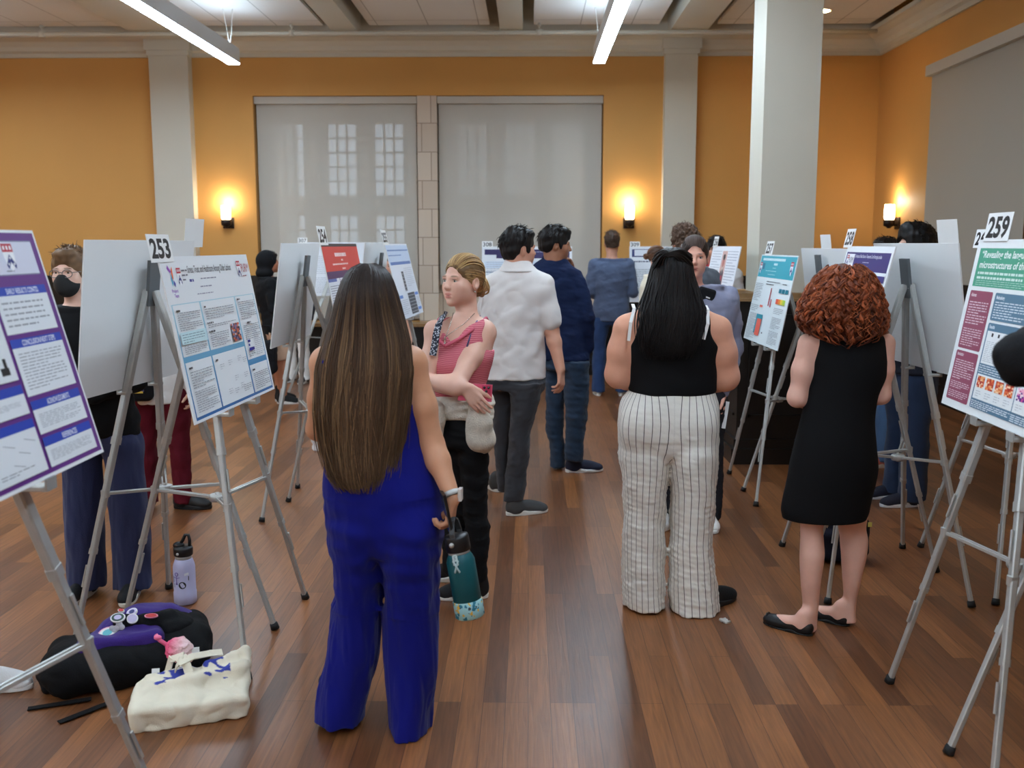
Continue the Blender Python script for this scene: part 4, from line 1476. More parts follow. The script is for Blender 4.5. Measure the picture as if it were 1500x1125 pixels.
# generic clothed figure -------------------------------------------------
TOR = [(.838, .046, .040), (.822, .078, .048), (.805, .108, .055), (.78, .118, .064), (.74, .114, .072), (.70, .106, .074), (.62, .090, .066), (.56, .097, .068), (.52, .103, .070), (.465, .096, .064)]
LEG = [(.505, .050, .034, .042), (.46, .052, .053, .062), (.38, .055, .046, .052), (.285, .057, .035, .039), (.22, .058, .034, .039), (.12, .060, .026, .029), (.045, .060, .023, .027), (.02, .06, .022, .027)]


def gen(label, xy, yaw, H, skin=(205, 160, 135), hair=('short', (40, 32, 28)), top=((60, 80, 110), 'long', .50), bot=((40, 50, 70), 'straight'), shoes=('sneaker', (40, 40, 44), (220, 220, 216)),
        hyaw=None, pitch=0, bld=1.0, arms='down', h=.009, fem=False, stance=1.0, face=True, lip=(176, 100, 90), brow=None, group=None, lean=(0, 0), topname='shirt', botname='trousers', feet=(8, -8), step=0, stubble=None, hsize=None, hairkw=None):
    x0, y0 = xy
    Rw = Rz(rad(yaw)); base = np.array([x0, y0, 0.0])
    W = lambda x, y, z: base + Rw @ np.array([x * H, y * H, z * H]) + np.array([*lean, 0]) * np.clip((z - .42) / .4, 0, 1)
    root = thing('person', label, 'person', base, group or CROWD)
    hk = hsize or H / 1.74 * (.97 if fem else 1)
    hd = Head(W(0, .012, .932), yaw if hyaw is None else hyaw, pitch, 0, hk)
    rot = rad(yaw)
    tor = [(z * H, *W(0, 0, z)[:2], rx * H * bld, ry * H * bld) for z, rx, ry in TOR]
    sy = lambda sd, z: step * sd * max(.5 - z, 0) / .5
    leg = lambda sd, g=0: [(z * H, *W(sd * dx * stance, sy(sd, z), z)[:2], rx * H * bld + g, ry * H * bld + g) for z, dx, rx, ry in LEG]
    ops = [('u', loft(tor, rot), .02)] + [('u', loft(leg(sd), rot), .03) for sd in (-1, 1)]
    AP = []
    for sd in (-1, 1):
        sh = W(sd * .108 * bld, 0, .797)
        mode = arms if isinstance(arms, str) else arms[0 if sd < 0 else 1]
        if not isinstance(mode, str): sh, el, wr, dd, nn = ([np.array(q, float) for q in mode] + [(0, .6, .4), (0, 0, -1)])[:5]
        elif mode == 'down': el, wr, dd, nn = W(sd * .132 * bld, -.012, .63), W(sd * .138 * bld, .03, .485), (0, .1, -1), (-sd, 0, 0)
        elif mode == 'front': el, wr, dd, nn = W(sd * .135 * bld, -.01, .635), W(sd * .055, .115, .60), (-sd * .8, .4, .1), (0, -1, 0)
        elif mode == 'up': el, wr, dd, nn = W(sd * .125, .10, .66), W(sd * .03, .15, .80), (-sd * .2, -.1, 1), (0, -1, 0)
        elif mode == 'point': el, wr, dd, nn = W(sd * .20, .10, .76), W(sd * .12, .26, .80), (-sd * .2, 1, .2), (0, 0, -1)
        AP.append((sh, el, wr, sd))
        r = [.030 * H, .026 * H, .0225 * H, .0235 * H, .0155 * H]
        ops += arm_ops([sh, sh * .5 + el * .5, el, el * .7 + wr * .3, wr], r)
        ops += hand_ops(wr, Rw @ np.array(dd, float), Rw @ np.array(nn, float), Rw @ np.array((0, 1.0, 0.2)), s=H / 1.78)
    ops += head_ops(hd, fem) + neck_ops(hd, W(0, -.008, .83), .055 if not fem else .047)
    br = brow or tuple(int(c * .8) for c in hair[1])
    form('body', ops, SKIN, root, min(h, .006), None, paint(hd, skin, lip, br, stubble=stubble))
    if face: eyes(hd, root)
    # clothes
    col, sl, hem = top
    g = .014
    tz = [(hem * H, *W(0, 0, hem)[:2], pch(hem, [q[0] for q in TOR[::-1]], [q[1] for q in TOR[::-1]]) * H * bld, pch(hem, [q[0] for q in TOR[::-1]], [q[2] for q in TOR[::-1]]) * H * bld)] + [t for t in tor if t[0] > hem * H + .02]
    tz = [t for t in tz if t[0] < .826 * H]
    to = [('u', loft(tz, rot, g + .015), .02)]
    for sh, el, wr, sd in AP:
        r = [.030 * H + g, .027 * H + g, .024 * H + g, .024 * H + g * .9, .0165 * H + g * .7]
        if sl == 'long': to += arm_ops([sh, sh * .5 + el * .5, el, el * .7 + wr * .3, wr * .96 + el * .04], r)
        elif sl == 'short': to += arm_ops([sh, sh * .4 + el * .6, sh * .2 + el * .8], [r[0], r[1] + .006, r[1] + .008])
    form(topname, to, cloth('%s_%d_%d_%d' % (topname, *col), col), root, h, (.0045, folds((30, 30, 42), int(x0 * 99) % 97)))
    col, kind = bot
    if kind != 'none':
        hm = .03 if kind != 'shorts' else .30
        bo = [('u', loft([(.445 * H, *W(0, 0, .445)[:2], .088 * H * bld, .056 * H * bld)] + [t for t in tor if .44 * H < t[0] < .58 * H] + [(.575 * H, *W(0, 0, .575)[:2], .097 * H * bld, .068 * H * bld)], rot, g + .002), .02)]
        for sd in (-1, 1):
            lg = [(z * H, *W(sd * dx * stance, sy(sd, z), z)[:2], max(rx, {'slim': .03, 'wide': .047}.get(kind, .037)) * H * bld, max(ry, {'slim': .033, 'wide': .052}.get(kind, .040)) * H * bld) for z, dx, rx, ry in LEG if hm - .001 < z < .5] + [(.495 * H, *W(sd * .05, 0, .495)[:2], .038 * H, .046 * H)]
            lg.sort(key=lambda q: -q[0])
            lg.append((hm * H, lg[-1][1], lg[-1][2], lg[-1][3], lg[-1][4]))
            bo.append(('u', loft(lg, rot, .009, cap=.004), .03))
        form(botname, bo, cloth('%s_%d_%d_%d' % (botname, *col), col), root, h, (.0045, folds((34, 34, 36) if kind != 'wide' else (44, 44, 12), int(y0 * 77) % 89)))
    for sd, fy in ((-1, feet[0]), (1, feet[1])):
        c = W(sd * .06 * stance, step * sd, 0)
        fd = Rz(rad(yaw + fy)) @ np.array([0, -.062, 0])
        shoe(root, c + fd, yaw + fy, .27 * H / 1.75, *shoes)
    hkw = hairkw or {}
    if hair[0] == 'short': short_hair(hd, root, hair[1], **hkw)
    elif hair[0] == 'bun':
        pulled_hair(hd, root, hair[1], **hkw)
    return root, hd, AP


def pulled_hair(h, root, col, bun=(0, -.118, .03), bun_r=.034, strands=520, hi=None, hair_r=.0021, bob=False):
    """hair combed back over the skull into a knot"""
    c0 = np.array(lin(col)); c1 = np.array(lin(hi)) if hi else c0 * 1.5
    ops = [('u', h.ell((0, -.016, .037), (.077, .099, .087)), .01), ('s', h.ell((0, .118, -.040), (.094, .084, .120)), .008), ('s', h.half((0, 0, -.066), (0, .5, -1)), .01)]
    for q in (-1, 1): ops.append(('s', h.ell((q * .086, .006, -.026), (.024, .030, .042)), .01))
    ops.append(('u', h.ell(bun, bun_r * .8), .012))
    o = form('hair', ops, HAIR, root, .0045, (.002, noise3((90, 90, 90), 10, 2)), np.tile(c0 * .5, (1, 1)))
    n, m = strands, 14
    g = np.random.default_rng(21)
    # hairline start directions around forehead, temples and nape
    a = g.uniform(-1.0, 1.0, n) * 2.0
    el = np.linspace(-.9, 1.45, 120)
    q3 = np.stack([np.sin(a)[:, None] * np.cos(el), np.cos(a)[:, None] * np.cos(el), np.sin(el) * np.ones((n, 1))], 2)
    pt = np.array([0, -.016, .037]) + q3 * np.array([.077, .099, .087])
    free = ((((pt - np.array([0, .118, -.040])) / np.array([.094, .084, .120])) ** 2).sum(2) > 1) & (np.hypot((np.abs(pt[..., 0]) - .086) / .024, (pt[..., 2] + .026) / .042) > 1)
    e0 = el[np.argmax(free & (pt[..., 2] > -.055), 1)] + np.where(np.abs(a) > .75, g.uniform(0, 1, n) * 1.0, g.uniform(0, 1, n) ** 2 * .45)
    st = np.stack([np.sin(a) * np.cos(e0), np.cos(a) * np.cos(e0), np.sin(e0)], 1)
    st /= np.linalg.norm(st, axis=1, keepdims=True)
    e = np.array(bun) - np.array([0, -.016, .037]); e = e / np.array([.077, .099, .087]); e /= np.linalg.norm(e)
    t = np.linspace(0, 1, m)[None, :, None]
    M = st + e + np.stack([0 * a, 0 * a, np.clip(.8 * np.cos(a), .12, 1)], 1); M /= np.linalg.norm(M, axis=1, keepdims=True); M *= 1.15
    D = (1 - t) ** 2 * st[:, None] + 2 * t * (1 - t) * M[:, None] + t ** 2 * e
    D /= np.linalg.norm(D, axis=2, keepdims=True)
    lift = .985 + .045 * np.sin(np.linspace(0, 1, m) * pi)[None, :, None] * g.uniform(.3, 1.2, (n, 1, 1)) + .012
    P = np.array([0, -.016, .037]) + D * np.array([.077, .099, .087]) * lift
    ok = np.ones(n, bool)
    WP = h.c + (P.reshape(-1, 3) * h.k) @ h.R.T
    tone = g.uniform(0, 1, (n, 1, 1)) ** 1.6
    cc = (c0 * (1 - tone) + c1 * tone) * np.ones((1, m, 1))
    tubes('hair_strands', WP.reshape(P.shape), hair_r, cc, HAIR, o)
    # the knot: loops of hair
    nb, mb = 46 if bun_r > .03 else 20, 22
    th = np.linspace(0, 2 * pi, mb)
    L = []
    for i in range(nb):
        ax = np.array([.25, -1, .2]) + g.normal(0, .28, 3); ax /= np.linalg.norm(ax)
        u = np.cross(ax, (0, 0, 1)); u /= np.linalg.norm(u); v = np.cross(ax, u)
        rr = bun_r * g.uniform(.45, 1.12) * (1 + .12 * np.sin(2 * th + g.uniform(0, 6)))
        c = np.array(bun) + g.normal(0, bun_r * .22, 3)
        L.append(c + rr[:, None] * (np.cos(th)[:, None] * u + np.sin(th)[:, None] * v))
    P = np.array(L)
    WP = h.c + (P.reshape(-1, 3) * h.k) @ h.R.T
    tone = g.uniform(0, 1, (nb, 1, 1)) ** 1.3
    tubes('hair_bun', WP.reshape(P.shape), hair_r * 1.9, (c0 * (1 - tone) + c1 * 1.25 * tone) * np.ones((1, mb, 1)), HAIR, o, 5)
    return o
# ------------------------------------------------------------------ woman in the royal blue jumpsuit
Y = 3.30
tor = secs(Y, [(492, 512, 572, .05), (503, 490, 592, .062), (516, 468, 612, .075), (540, 462, 618, .088), (590, 470, 613, .098), (640, 479, 616, .095), (680, 478, 630, .108), (720, 477, 645, .125), (770, 482, 645, .130), (800, 490, 641, .115)])
lL = secs(Y, [(735, 500, 556, .06), (765, 486, 566, .105), (795, 484, 568, .118), (830, 489, 563, .115), (900, 487, 558, .10), (950, 479, 556, .105), (1000, 469, 546, .115), (1030, 463, 537, .125), (1046, 461, 534, .128)])
lR = secs(Y - .04, [(735, 566, 628, .06), (765, 558, 642, .105), (795, 556, 645, .118), (830, 561, 644, .115), (900, 560, 643, .10), (950, 561, 642, .105), (1000, 566, 638, .115), (1050, 569, 631, .125), (1064, 570, 630, .128)])
root = thing('person', 'woman in a royal blue jumpsuit with waist-length dark hair, holding a teal bottle', 'person', (tor[0][1], Y, 0), CROWD)
hd = Head(J(540, 443, 3.33), -8, 0, 0, .98)
SK = (206, 150, 116)
shR, elR, wrR = J(604, 538, 3.30), J(633, 652, 3.29), J(663, 730, 3.20)
shL, elL, wrL = J(477, 538, 3.30), J(466, 628, 3.36), J(490, 640, 3.58)
ops = [('u', loft(tor, 0, -.012), .02), ('u', loft(lL, 0, -.03, gz=-.0), .03), ('u', loft(lR, 0, -.03, gz=-.0), .03)]
ops += arm_ops([shR, shR * .5 + elR * .5, elR, elR * .7 + wrR * .3, wrR], [.048, .047, .039, .038, .026])
ops += arm_ops([shL, shL * .5 + elL * .5, elL, elL * .7 + wrL * .3, wrL], [.048, .045, .038, .037, .026])
ops += [('u', ell(J(598, 528, 3.30), (.055, .055, .05)), .04), ('u', ell(J(481, 528, 3.30), (.055, .055, .05)), .04)]
ops += head_ops(hd, True) + neck_ops(hd, J(541, 505, 3.31), .05)
ops += hand_ops(wrR, (-.12, .02, -1), (-1, .25, 0), (0, 1, 0), (52, 54, 56, 58), .97, (.7, .35, .5)) + hand_ops(wrL, (.9, .4, .1), (0, -1, 0), (0, 0, 1), s=.95)
form('body', ops, SKIN, root, .005, None, paint(hd, SK, brow=(40, 28, 22)))
eyes(hd, root)
BLUE = mat('royal_blue_crepe', (16, 21, 116), .85, spec=.12, bump=(340, .15), var=(7, .05), sheen=.1)
suit = [('u', loft([t for t in tor if t[0] < J(540, 588, Y)[2]] , 0, .008), .02), ('u', loft(lL, 0, .0, cap=.004), .035), ('u', loft(lR, 0, .0, cap=.004), .035)]
jf, jg = folds((46, 46, 9), 12), noise3((16, 16, 60), 10, 13)
form('jumpsuit', suit, BLUE, root, .005, (.006, lambda x, y, z: jf(x, y, z) * np.clip((1.0 - z) * 1.6, .25, 1.1) + .5 * jg(x, y, z) * (np.abs(z - .62) < .2)))
st = MB()
for a, b, c in ((J(592, 506, 3.235), J(584, 545, 3.195), J(577, 596, 3.195)), (J(487, 506, 3.235), J(474, 530, 3.20), J(480, 596, 3.195))):
    MB().tube([a + (0, .05, .0), a, b, c], .006, 8).build('strap', BLUE, root)
for c, yw in ((G(528, 1030), 44), (G(600, 1058), -6)):
    shoe(root, c + np.array([0, -.03, 0]), yw, .245, 'sneaker', (28, 28, 30), (34, 34, 36), 'sandal')
HS = secs(3.31, [(385, 534, 542, .012, .04), (389, 522, 556, .05, .02), (396, 512, 566, .08, .0), (412, 503, 574, .10, -.01), (432, 496, 581, .112, -.015), (465, 488, 589, .11, -.02), (500, 477, 598, .085, -.05), (540, 467, 601, .07, -.075), (600, 466, 593, .06, -.085), (650, 475, 584, .05, -.085), (695, 487, 573, .04, -.10), (722, 508, 556, .03, -.115)])


def cA(t, tone):
    root_, mid, tip = np.array(lin((34, 26, 24))), np.array(lin((62, 46, 36))), np.array(lin((88, 66, 48)))
    hl = np.array(lin((142, 112, 80)))
    c = root_ * (1 - min(t * 2.2, 1)) + (mid * (1 - t) + tip * t) * min(t * 2.2, 1)
    if tone > .55: w = min(max(t - .14, 0) * 2.4, .75) * min((tone - .55) * 3.2, 1); c = c * (1 - w) + hl * w
    return c * (.72 + .5 * ((tone * 7.13) % 1))


long_hair(root, HS, pi * .93, pi * 2.07, 1500, cA, .0034, None, .014, .004, 4, (46, 35, 29), 24)
w0 = wrR + (elR - wrR) * .06
ax = rot_to(elR - wrR)
MB().lathe([(.0315, -.009), (.0335, -.009), (.0335, .009), (.0315, .009), (.0315, -.009)], M4(ax, w0), 24).build('watch_strap', mat('steel_mesh_band', (190, 190, 186), .3, metal=.9, bump=(500, .4)), root)
wf = w0 + np.array([.030, -.004, .004])
MB().box((-.006, -.018, -.02), (.006, .018, .02), R=Rz(-.1), o=wf).build('watch', mat('watch_case', (226, 226, 224), .25, metal=.3), root)
# phone in the same hand
pc = J(655, 752, 3.175)
t = thing('phone', 'black phone held together with the teal bottle handle', 'phone', pc)
Rp = Rz(.25) @ Ry(-.2)
MB().box((-.0045, -.037, -.072), (.0045, .037, .072), R=Rp, o=pc).build('case', mat('black_phone_case', (20, 20, 22), .35), t)
MB().box((-.0060, -.034, -.068), (-.0045, .034, .068), R=Rp, o=pc).box((.0045, .008, .030), (.0065, .034, .066), R=Rp, o=pc).build('screen', mat('phone_glass', (70, 82, 92), .1, spec=.7), t)
# bottle hanging from the fingers
b0, b1 = J(689, 903, 3.16), J(671, 800, 3.17)
ax = b1 - b0; Lb = np.linalg.norm(ax); Rb = rot_to(ax)
t = thing('water_bottle', 'teal water bottle with a patterned base, hanging from the hand of the woman in blue', 'bottle', b0)
TEALB = mat('teal_powder_coat', (10, 84, 92), .42, spec=.4, bump=(600, .1))
Mb = M4(Rb, b0)
rB = .047
MB().lathe([(rB - .004, .055), (rB, .058), (rB, Lb * .80), (rB - .004, Lb * .85), (rB * .78, Lb * .90), (rB * .74, Lb * .91)], Mb, 40).build('flask', TEALB, t)
MB().lathe([(rB * .75, Lb * .905), (rB * .77, Lb * .915), (rB * .77, Lb * .935), (rB * .75, Lb * .94)], Mb, 32).build('neck_ring', ALU, t)
MB().lathe([(rB * .80, Lb * .938), (rB * .86, Lb * .945), (rB * .86, Lb * 1.13), (rB * .80, Lb * 1.16), (.002, Lb * 1.165)], Mb, 32).build('cap', mat('black_cap', (22, 22, 24), .45), t)
hp = [(-.034, 0, Lb * 1.06), (-.036, 0, Lb * 1.2), (-.02, 0, Lb * 1.36), (.0, 0, Lb * 1.40), (.02, 0, Lb * 1.36), (.036, 0, Lb * 1.2), (.034, 0, Lb * 1.06)]
hb = MB()
for i in range(len(hp) - 1):
    hb.bar(b0 + Rb @ np.array(hp[i]), b0 + Rb @ np.array(hp[i + 1]), .018, .006, ref=Rb @ np.array([1.0, 0, 0]) if i in (0, 5) else Rb[:, 2])
hb.build('carry_handle', mat('grey_strap', (60, 62, 64), .6), t)
MB().ball(b0 + Rb @ np.array([.0405, -.006, Lb * 1.06]), .009, 12).build('handle_pin', ALU, t)


def speckle():
    m = bpy.data.materials.new('speckled_silicone'); m.use_nodes = True
    N, L, b = nodes(m)
    tc = N.new('ShaderNodeTexCoord'); vo = N.new('ShaderNodeTexVoronoi'); vo.inputs['Scale'].default_value = 110
    L.new(tc.outputs['Object'], vo.inputs['Vector'])
    cr = N.new('ShaderNodeValToRGB'); cr.color_ramp.interpolation = 'CONSTANT'
    e = cr.color_ramp.elements
    e[0].color = (*lin((150, 196, 200)), 1); e[1].position = .62; e[1].color = (*lin((30, 110, 130)), 1)
    for p, c in ((.78, (214, 170, 60)), (.88, (150, 196, 200)), (.94, (50, 60, 66))):
        q = e.new(p); q.color = (*lin(c), 1)
    sp = N.new('ShaderNodeSeparateColor'); L.new(vo.outputs['Color'], sp.inputs[0])
    L.new(sp.outputs[0], cr.inputs[0]); L.new(cr.outputs[0], b.inputs['Base Color'])
    b.inputs['Roughness'].default_value = .6
    return m


MB().lathe([(.002, 0), (rB * .92, 0), (rB * 1.05, .006), (rB * 1.05, .058), (rB * 1.0, .060)], Mb, 40).build('boot', speckle(), t)
lg = MB()
lo = lambda u, w: b0 + Rb @ np.array([(rB + .0008) * sin(u), -(rB + .0008) * cos(u), w]) if False else b0 + Rb @ np.array([(rB + .0008) * cos(u), (rB + .0008) * sin(u), w])
ua = math.atan2(*(Rb.T @ np.array([-.25, -1, 0]))[[1, 0]])
for (a, za), (b, zb) in (((-.18, .165), (.18, .205)), ((.18, .165), (-.18, .205)), ((-.13, .19), (-.12, .222)), ((.13, .19), (.12, .222)), ((-.12, .222), (.12, .222))):
    lg.tube([lo(ua + a + (b - a) * q, (za + (zb - za) * q)) for q in np.linspace(0, 1, 5)], .0032, 6)
lg.tube([lo(ua + .07 * cos(q), .212 + .008 * sin(q)) for q in np.linspace(0, 2 * pi, 12)[:-1]], .0022, 6, closed=True)
lg.build('printed_figure_mark', mat('pale_print', (196, 220, 222), .5), t)

# ------------------------------------------------------------------ blonde woman in the pink striped top
Y = 4.45
tor = secs(Y, [(456, 671, 694, .045), (466, 655, 708, .058), (474, 642, 718, .07), (486, 634, 724, .085), (500, 631, 725, .098), (524, 628, 722, .112, -.015), (540, 630, 717, .108, -.012), (560, 635, 711, .095), (580, 640, 710, .095), (600, 642, 716, .108), (625, 643, 718, .118), (650, 643, 717, .115)])
lL = secs(Y + .06, [(630, 644, 694, .10), (700, 648, 692, .085), (770, 648, 686, .07), (836, 649, 682, .058)])
lR = secs(Y - .03, [(630, 668, 718, .10), (700, 676, 713, .085), (745, 680, 713, .072), (776, 682, 716, .075), (850, 686, 712, .058)])
root = thing('person', 'blonde woman with a loose bun, arms folded, in a pink striped tank top', 'person', (-.28, Y, 0), CROWD)
hd = Head(J(678, 412, 4.45), 139, 2, 0, .985)
SK = (226, 178, 156)
shL, elL, wrL = J(709, 489, 4.45), J(667, 566, 4.24), J(622, 555, 4.30)      # her left arm, nearer us
shR, elR, wrR = J(637, 487, 4.42), J(624, 560, 4.34), J(680, 566, 4.225)
ops = [('u', loft(tor, 0, -.006), .02), ('u', loft(lL, 0, -.012, gz=0), .03), ('u', loft(lR, 0, -.012, gz=0), .03)]
ops += arm_ops([shL, shL * .55 + elL * .45, elL, elL * .7 + wrL * .3, wrL], [.046, .044, .038, .037, .024])
ops += arm_ops([shR, shR * .5 + elR * .5, elR, elR * .6 + wrR * .4, wrR], [.042, .039, .034, .032, .023])
ops += [('u', ell(shL + (0, 0, .012), .05), .03), ('u', ell(shR + (0, 0, .01), .044), .03)]
ops += head_ops(hd, True) + neck_ops(hd, J(684, 458, 4.46), .045)
ops += hand_ops(wrR, (.62, -.02, -.78), (.1, 1, .1), (.78, 0, .62), (10, 12, 13, 14), .95, (.95, .35, .3), .25) + hand_ops(wrL, (-.8, .45, .15), (0, 1, -.3), (0, 0, 1), (30, 30, 30, 30), .95)
form('body', ops, SKIN, root, .004, None, paint(hd, SK, (196, 108, 104), (136, 104, 80), .24))
eyes(hd, root, (70, 76, 74))


def striped(name, c1, c2, freq, axis=2):
    m = bpy.data.materials.new(name); m.use_nodes = True
    N, L, b = nodes(m)
    tc = N.new('ShaderNodeTexCoord'); sx = N.new('ShaderNodeSeparateXYZ'); L.new(tc.outputs['Object'], sx.inputs[0])
    nz = N.new('ShaderNodeTexNoise'); nz.inputs['Scale'].default_value = 18; L.new(tc.outputs['Object'], nz.inputs['Vector'])
    ad = N.new('ShaderNodeMath'); ad.operation = 'MULTIPLY_ADD'; ad.inputs[1].default_value = .012
    L.new(nz.outputs['Fac'], ad.inputs[0]); L.new(sx.outputs[axis], ad.inputs[2])
    mu = N.new('ShaderNodeMath'); mu.operation = 'MULTIPLY'; mu.inputs[1].default_value = freq; L.new(ad.outputs[0], mu.inputs[0])
    fr = N.new('ShaderNodeMath'); fr.operation = 'SINE'; L.new(mu.outputs[0], fr.inputs[0])
    cr = N.new('ShaderNodeMapRange'); cr.inputs['From Min'].default_value = -.2; cr.inputs['From Max'].default_value = .6; L.new(fr.outputs[0], cr.inputs['Value'])
    mx = N.new('ShaderNodeMix'); mx.data_type = 'RGBA'
    mx.inputs['A'].default_value = (*lin(c1), 1); mx.inputs['B'].default_value = (*lin(c2), 1)
    L.new(cr.outputs[0], mx.inputs['Factor']); L.new(mx.outputs['Result'], b.inputs['Base Color'])
    b.inputs['Roughness'].default_value = .85; b.inputs['Specular IOR Level'].default_value = .2
    return m


PINK = striped('pink_stripe_jersey', (196, 92, 108), (222, 134, 142), 2 * pi / .0085)
cutz = J(650, 497, 4.4)
tk = [('u', loft([t for t in tor if t[0] > J(680, 588, Y)[2] and t[0] < J(680, 465, Y)[2]], 0, .006), .02)]
fwdb = np.array([-.62, -.78, 0.0])
def wedge(p0, p1, p2, d):
    """region above both planes through p0-p1 and p0-p2 (d lies in both)"""
    fs = []
    for q in (p1, p2):
        n = np.cross(q - p0, d); n *= np.sign(n[2])
        fs.append(half(p0, n)[0])
    return (lambda x, y, z: np.maximum(fs[0](x, y, z), fs[1](x, y, z))), -BIG, BIG


tk += [('s', wedge(J(652.5, 508, 4.32), J(707, 466, 4.42), J(640, 466, 4.42), np.array([.62, .78, 0])), .004),
       ('s', ell(shL + (.034, .0, -.004), (.045, .16, .066)), .008), ('s', ell(shR + (-.03, 0, .01), (.040, .14, .08)), .008)]
form('tank_top', tk, PINK, root, .004, (.0022, noise3((20, 20, 60), 10, 33)))
PT = mat('pink_trim', (204, 92, 112), .8)
MB().tube([J(652, 507, 4.315), J(672, 497, 4.335), J(692, 483, 4.37), J(706, 471, 4.42), J(712, 466, 4.47), J(716, 474, 4.53)], .0085, 8).build('neckline_binding', PT, root)
MB().tube([J(652, 507, 4.315), J(642, 498, 4.335), J(637, 488, 4.36), J(640, 472, 4.42), J(644, 467, 4.46)], .008, 8).build('neckline_binding', PT, root)
MB().tube([J(684, 508, 4.34), J(690, 488, 4.365), J(698, 472, 4.40), J(703, 463, 4.45)], .004, 8).build('bra_strap', mat('slate_blue_strap', (88, 92, 134), .7), root)
nb = MB().tube([J(664, 458, 4.405), J(660, 474, 4.355), J(655, 488, 4.335), J(652.5, 494, 4.330)], .0016, 6).tube([J(695, 459, 4.415), J(680, 474, 4.36), J(660, 488, 4.335), J(652.5, 494, 4.330)], .0016, 6)
SILV = mat('silver', (190, 186, 176), .25, metal=.9)
nb.build('necklace', SILV, root)
MB().bar(J(652, 493, 4.322), J(651.5, 503, 4.318), .005, .003).bar(J(648.5, 497, 4.32), J(655, 497, 4.32), .004, .003).ball(J(651.5, 503, 4.318), .006, 8).build('pendant', SILV, root)
# patterned tote strap over her right shoulder


def speck2():
    m = bpy.data.materials.new('patterned_webbing'); m.use_nodes = True
    N, L, b = nodes(m)
    tc = N.new('ShaderNodeTexCoord'); vo = N.new('ShaderNodeTexVoronoi'); vo.inputs['Scale'].default_value = 120
    L.new(tc.outputs['Object'], vo.inputs['Vector'])
    cr = N.new('ShaderNodeValToRGB'); cr.color_ramp.interpolation = 'CONSTANT'
    cr.color_ramp.elements[0].color = (*lin((190, 192, 200)), 1); cr.color_ramp.elements[1].position = .42; cr.color_ramp.elements[1].color = (*lin((38, 42, 56)), 1)
    L.new(vo.outputs['Distance'], cr.inputs[0]); 
    mu = N.new('ShaderNodeMath'); mu.operation = 'MULTIPLY'; mu.inputs[1].default_value = .9
    L.new(cr.outputs[0], b.inputs['Base Color']); b.inputs['Roughness'].default_value = .85
    return m


sp = MB(); pts = [J(653, 462, 4.50), J(650, 461, 4.43), J(643, 474, 4.355), J(639, 490, 4.33), J(637, 505, 4.325), J(634, 520, 4.32)]
for i in range(len(pts) - 1): sp.bar(pts[i], pts[i + 1] + (pts[i + 1] - pts[i]) * .06, .036, .006, ref=(-.5, -.8, .3))
sp.build('bag_strap', speck2(), root)
# black trousers
BLK = cloth('black_twill', (14, 14, 16), .2)
hip = [t for t in tor if t[0] < J(680, 585, Y)[2]]
form('trousers', [('u', loft(hip, 0, .006), .02), ('u', loft(lL, 0, .004), .03), ('u', loft(lR, 0, .004), .03)], BLK, root, .006, (.0045, folds((20, 20, 60), 8)))
# cream jumper tied round the waist
KNIT = mat('cream_knit', (216, 208, 192), .95, spec=.15, bump=(170, .6), var=(40, .08))
wz = J(680, 592, Y)[2]
band = [(J(680, 606, Y)[2], *secs(Y, [(606, 641, 719, .12)])[0][1:]), (J(680, 592, Y)[2], *secs(Y, [(592, 639, 720, .125)])[0][1:]), (J(680, 578, Y)[2], *secs(Y, [(578, 641, 715, .11)])[0][1:])]
jo = [('u', loft(band, 0, .012, cap=.02), .02)]
form('tied_jumper', jo, KNIT, root, .0055, (.006, noise3((16, 16, 90), 12, 17)))
sl = U(chain([J(700, 596, 4.30), J(704, 618, 4.31), J(705, 640, 4.33), J(693, 660, 4.36)], [.045, .055, .058, .03]), .03) + [('u', ell(J(706, 632, 4.35), (.052, .03, .10)), .02)]
form('jumper_sleeve', sl, KNIT, root, .0055, (.006, noise3((40, 40, 14), 10, 19)))
form('jumper_sleeve', U(chain([J(643, 596, 4.33), J(641, 614, 4.33), J(642, 636, 4.35)], [.026, .03, .022]), .02), KNIT, root, .0055, (.004, noise3((40, 40, 14), 10, 20)))
h0 = G(716, 873)
shoe(root, h0 + (0, -.02, 0), 97, .245, 'sneaker', (24, 24, 26), (226, 224, 218))
h1 = G(690, 850)
shoe(root, h1, 92, .245, 'sneaker', (24, 24, 26), (226, 224, 218))
BC = (150, 116, 78)
pulled_hair(hd, root, BC, (.012, -.112, -.012), .040, 900, (206, 168, 112), .0020)
MB().ball(hd.p(-.078, .0, -.045), .004, 8).build('earring', SILV, root)
# her phone
pc = J(696, 575, 4.240)
t = thing('phone', 'pink phone in the folded hand of the blonde woman', 'phone', pc)
Rp = Rz(.10) @ Ry(.06)
PKP = mat('pink_phone_case', (222, 92, 120), .35)
MB().box((-.073, -.004, -.037), (.073, .004, .037), R=Rp, o=pc).build('case', PKP, t)
MB().box((.028, -.0065, -.002), (.066, -.0035, .034), R=Rp, o=pc).build('camera_block', mat('pink_camera_block', (198, 60, 96), .3), t)
MB().ball(pc + Rp @ np.array([.038, -.0065, .024]), .006, 10).ball(pc + Rp @ np.array([.056, -.0065, .024]), .006, 10).ball(pc + Rp @ np.array([.047, -.0065, .008]), .006, 10).build('lenses', mat('lens_black', (18, 18, 22), .1), t)

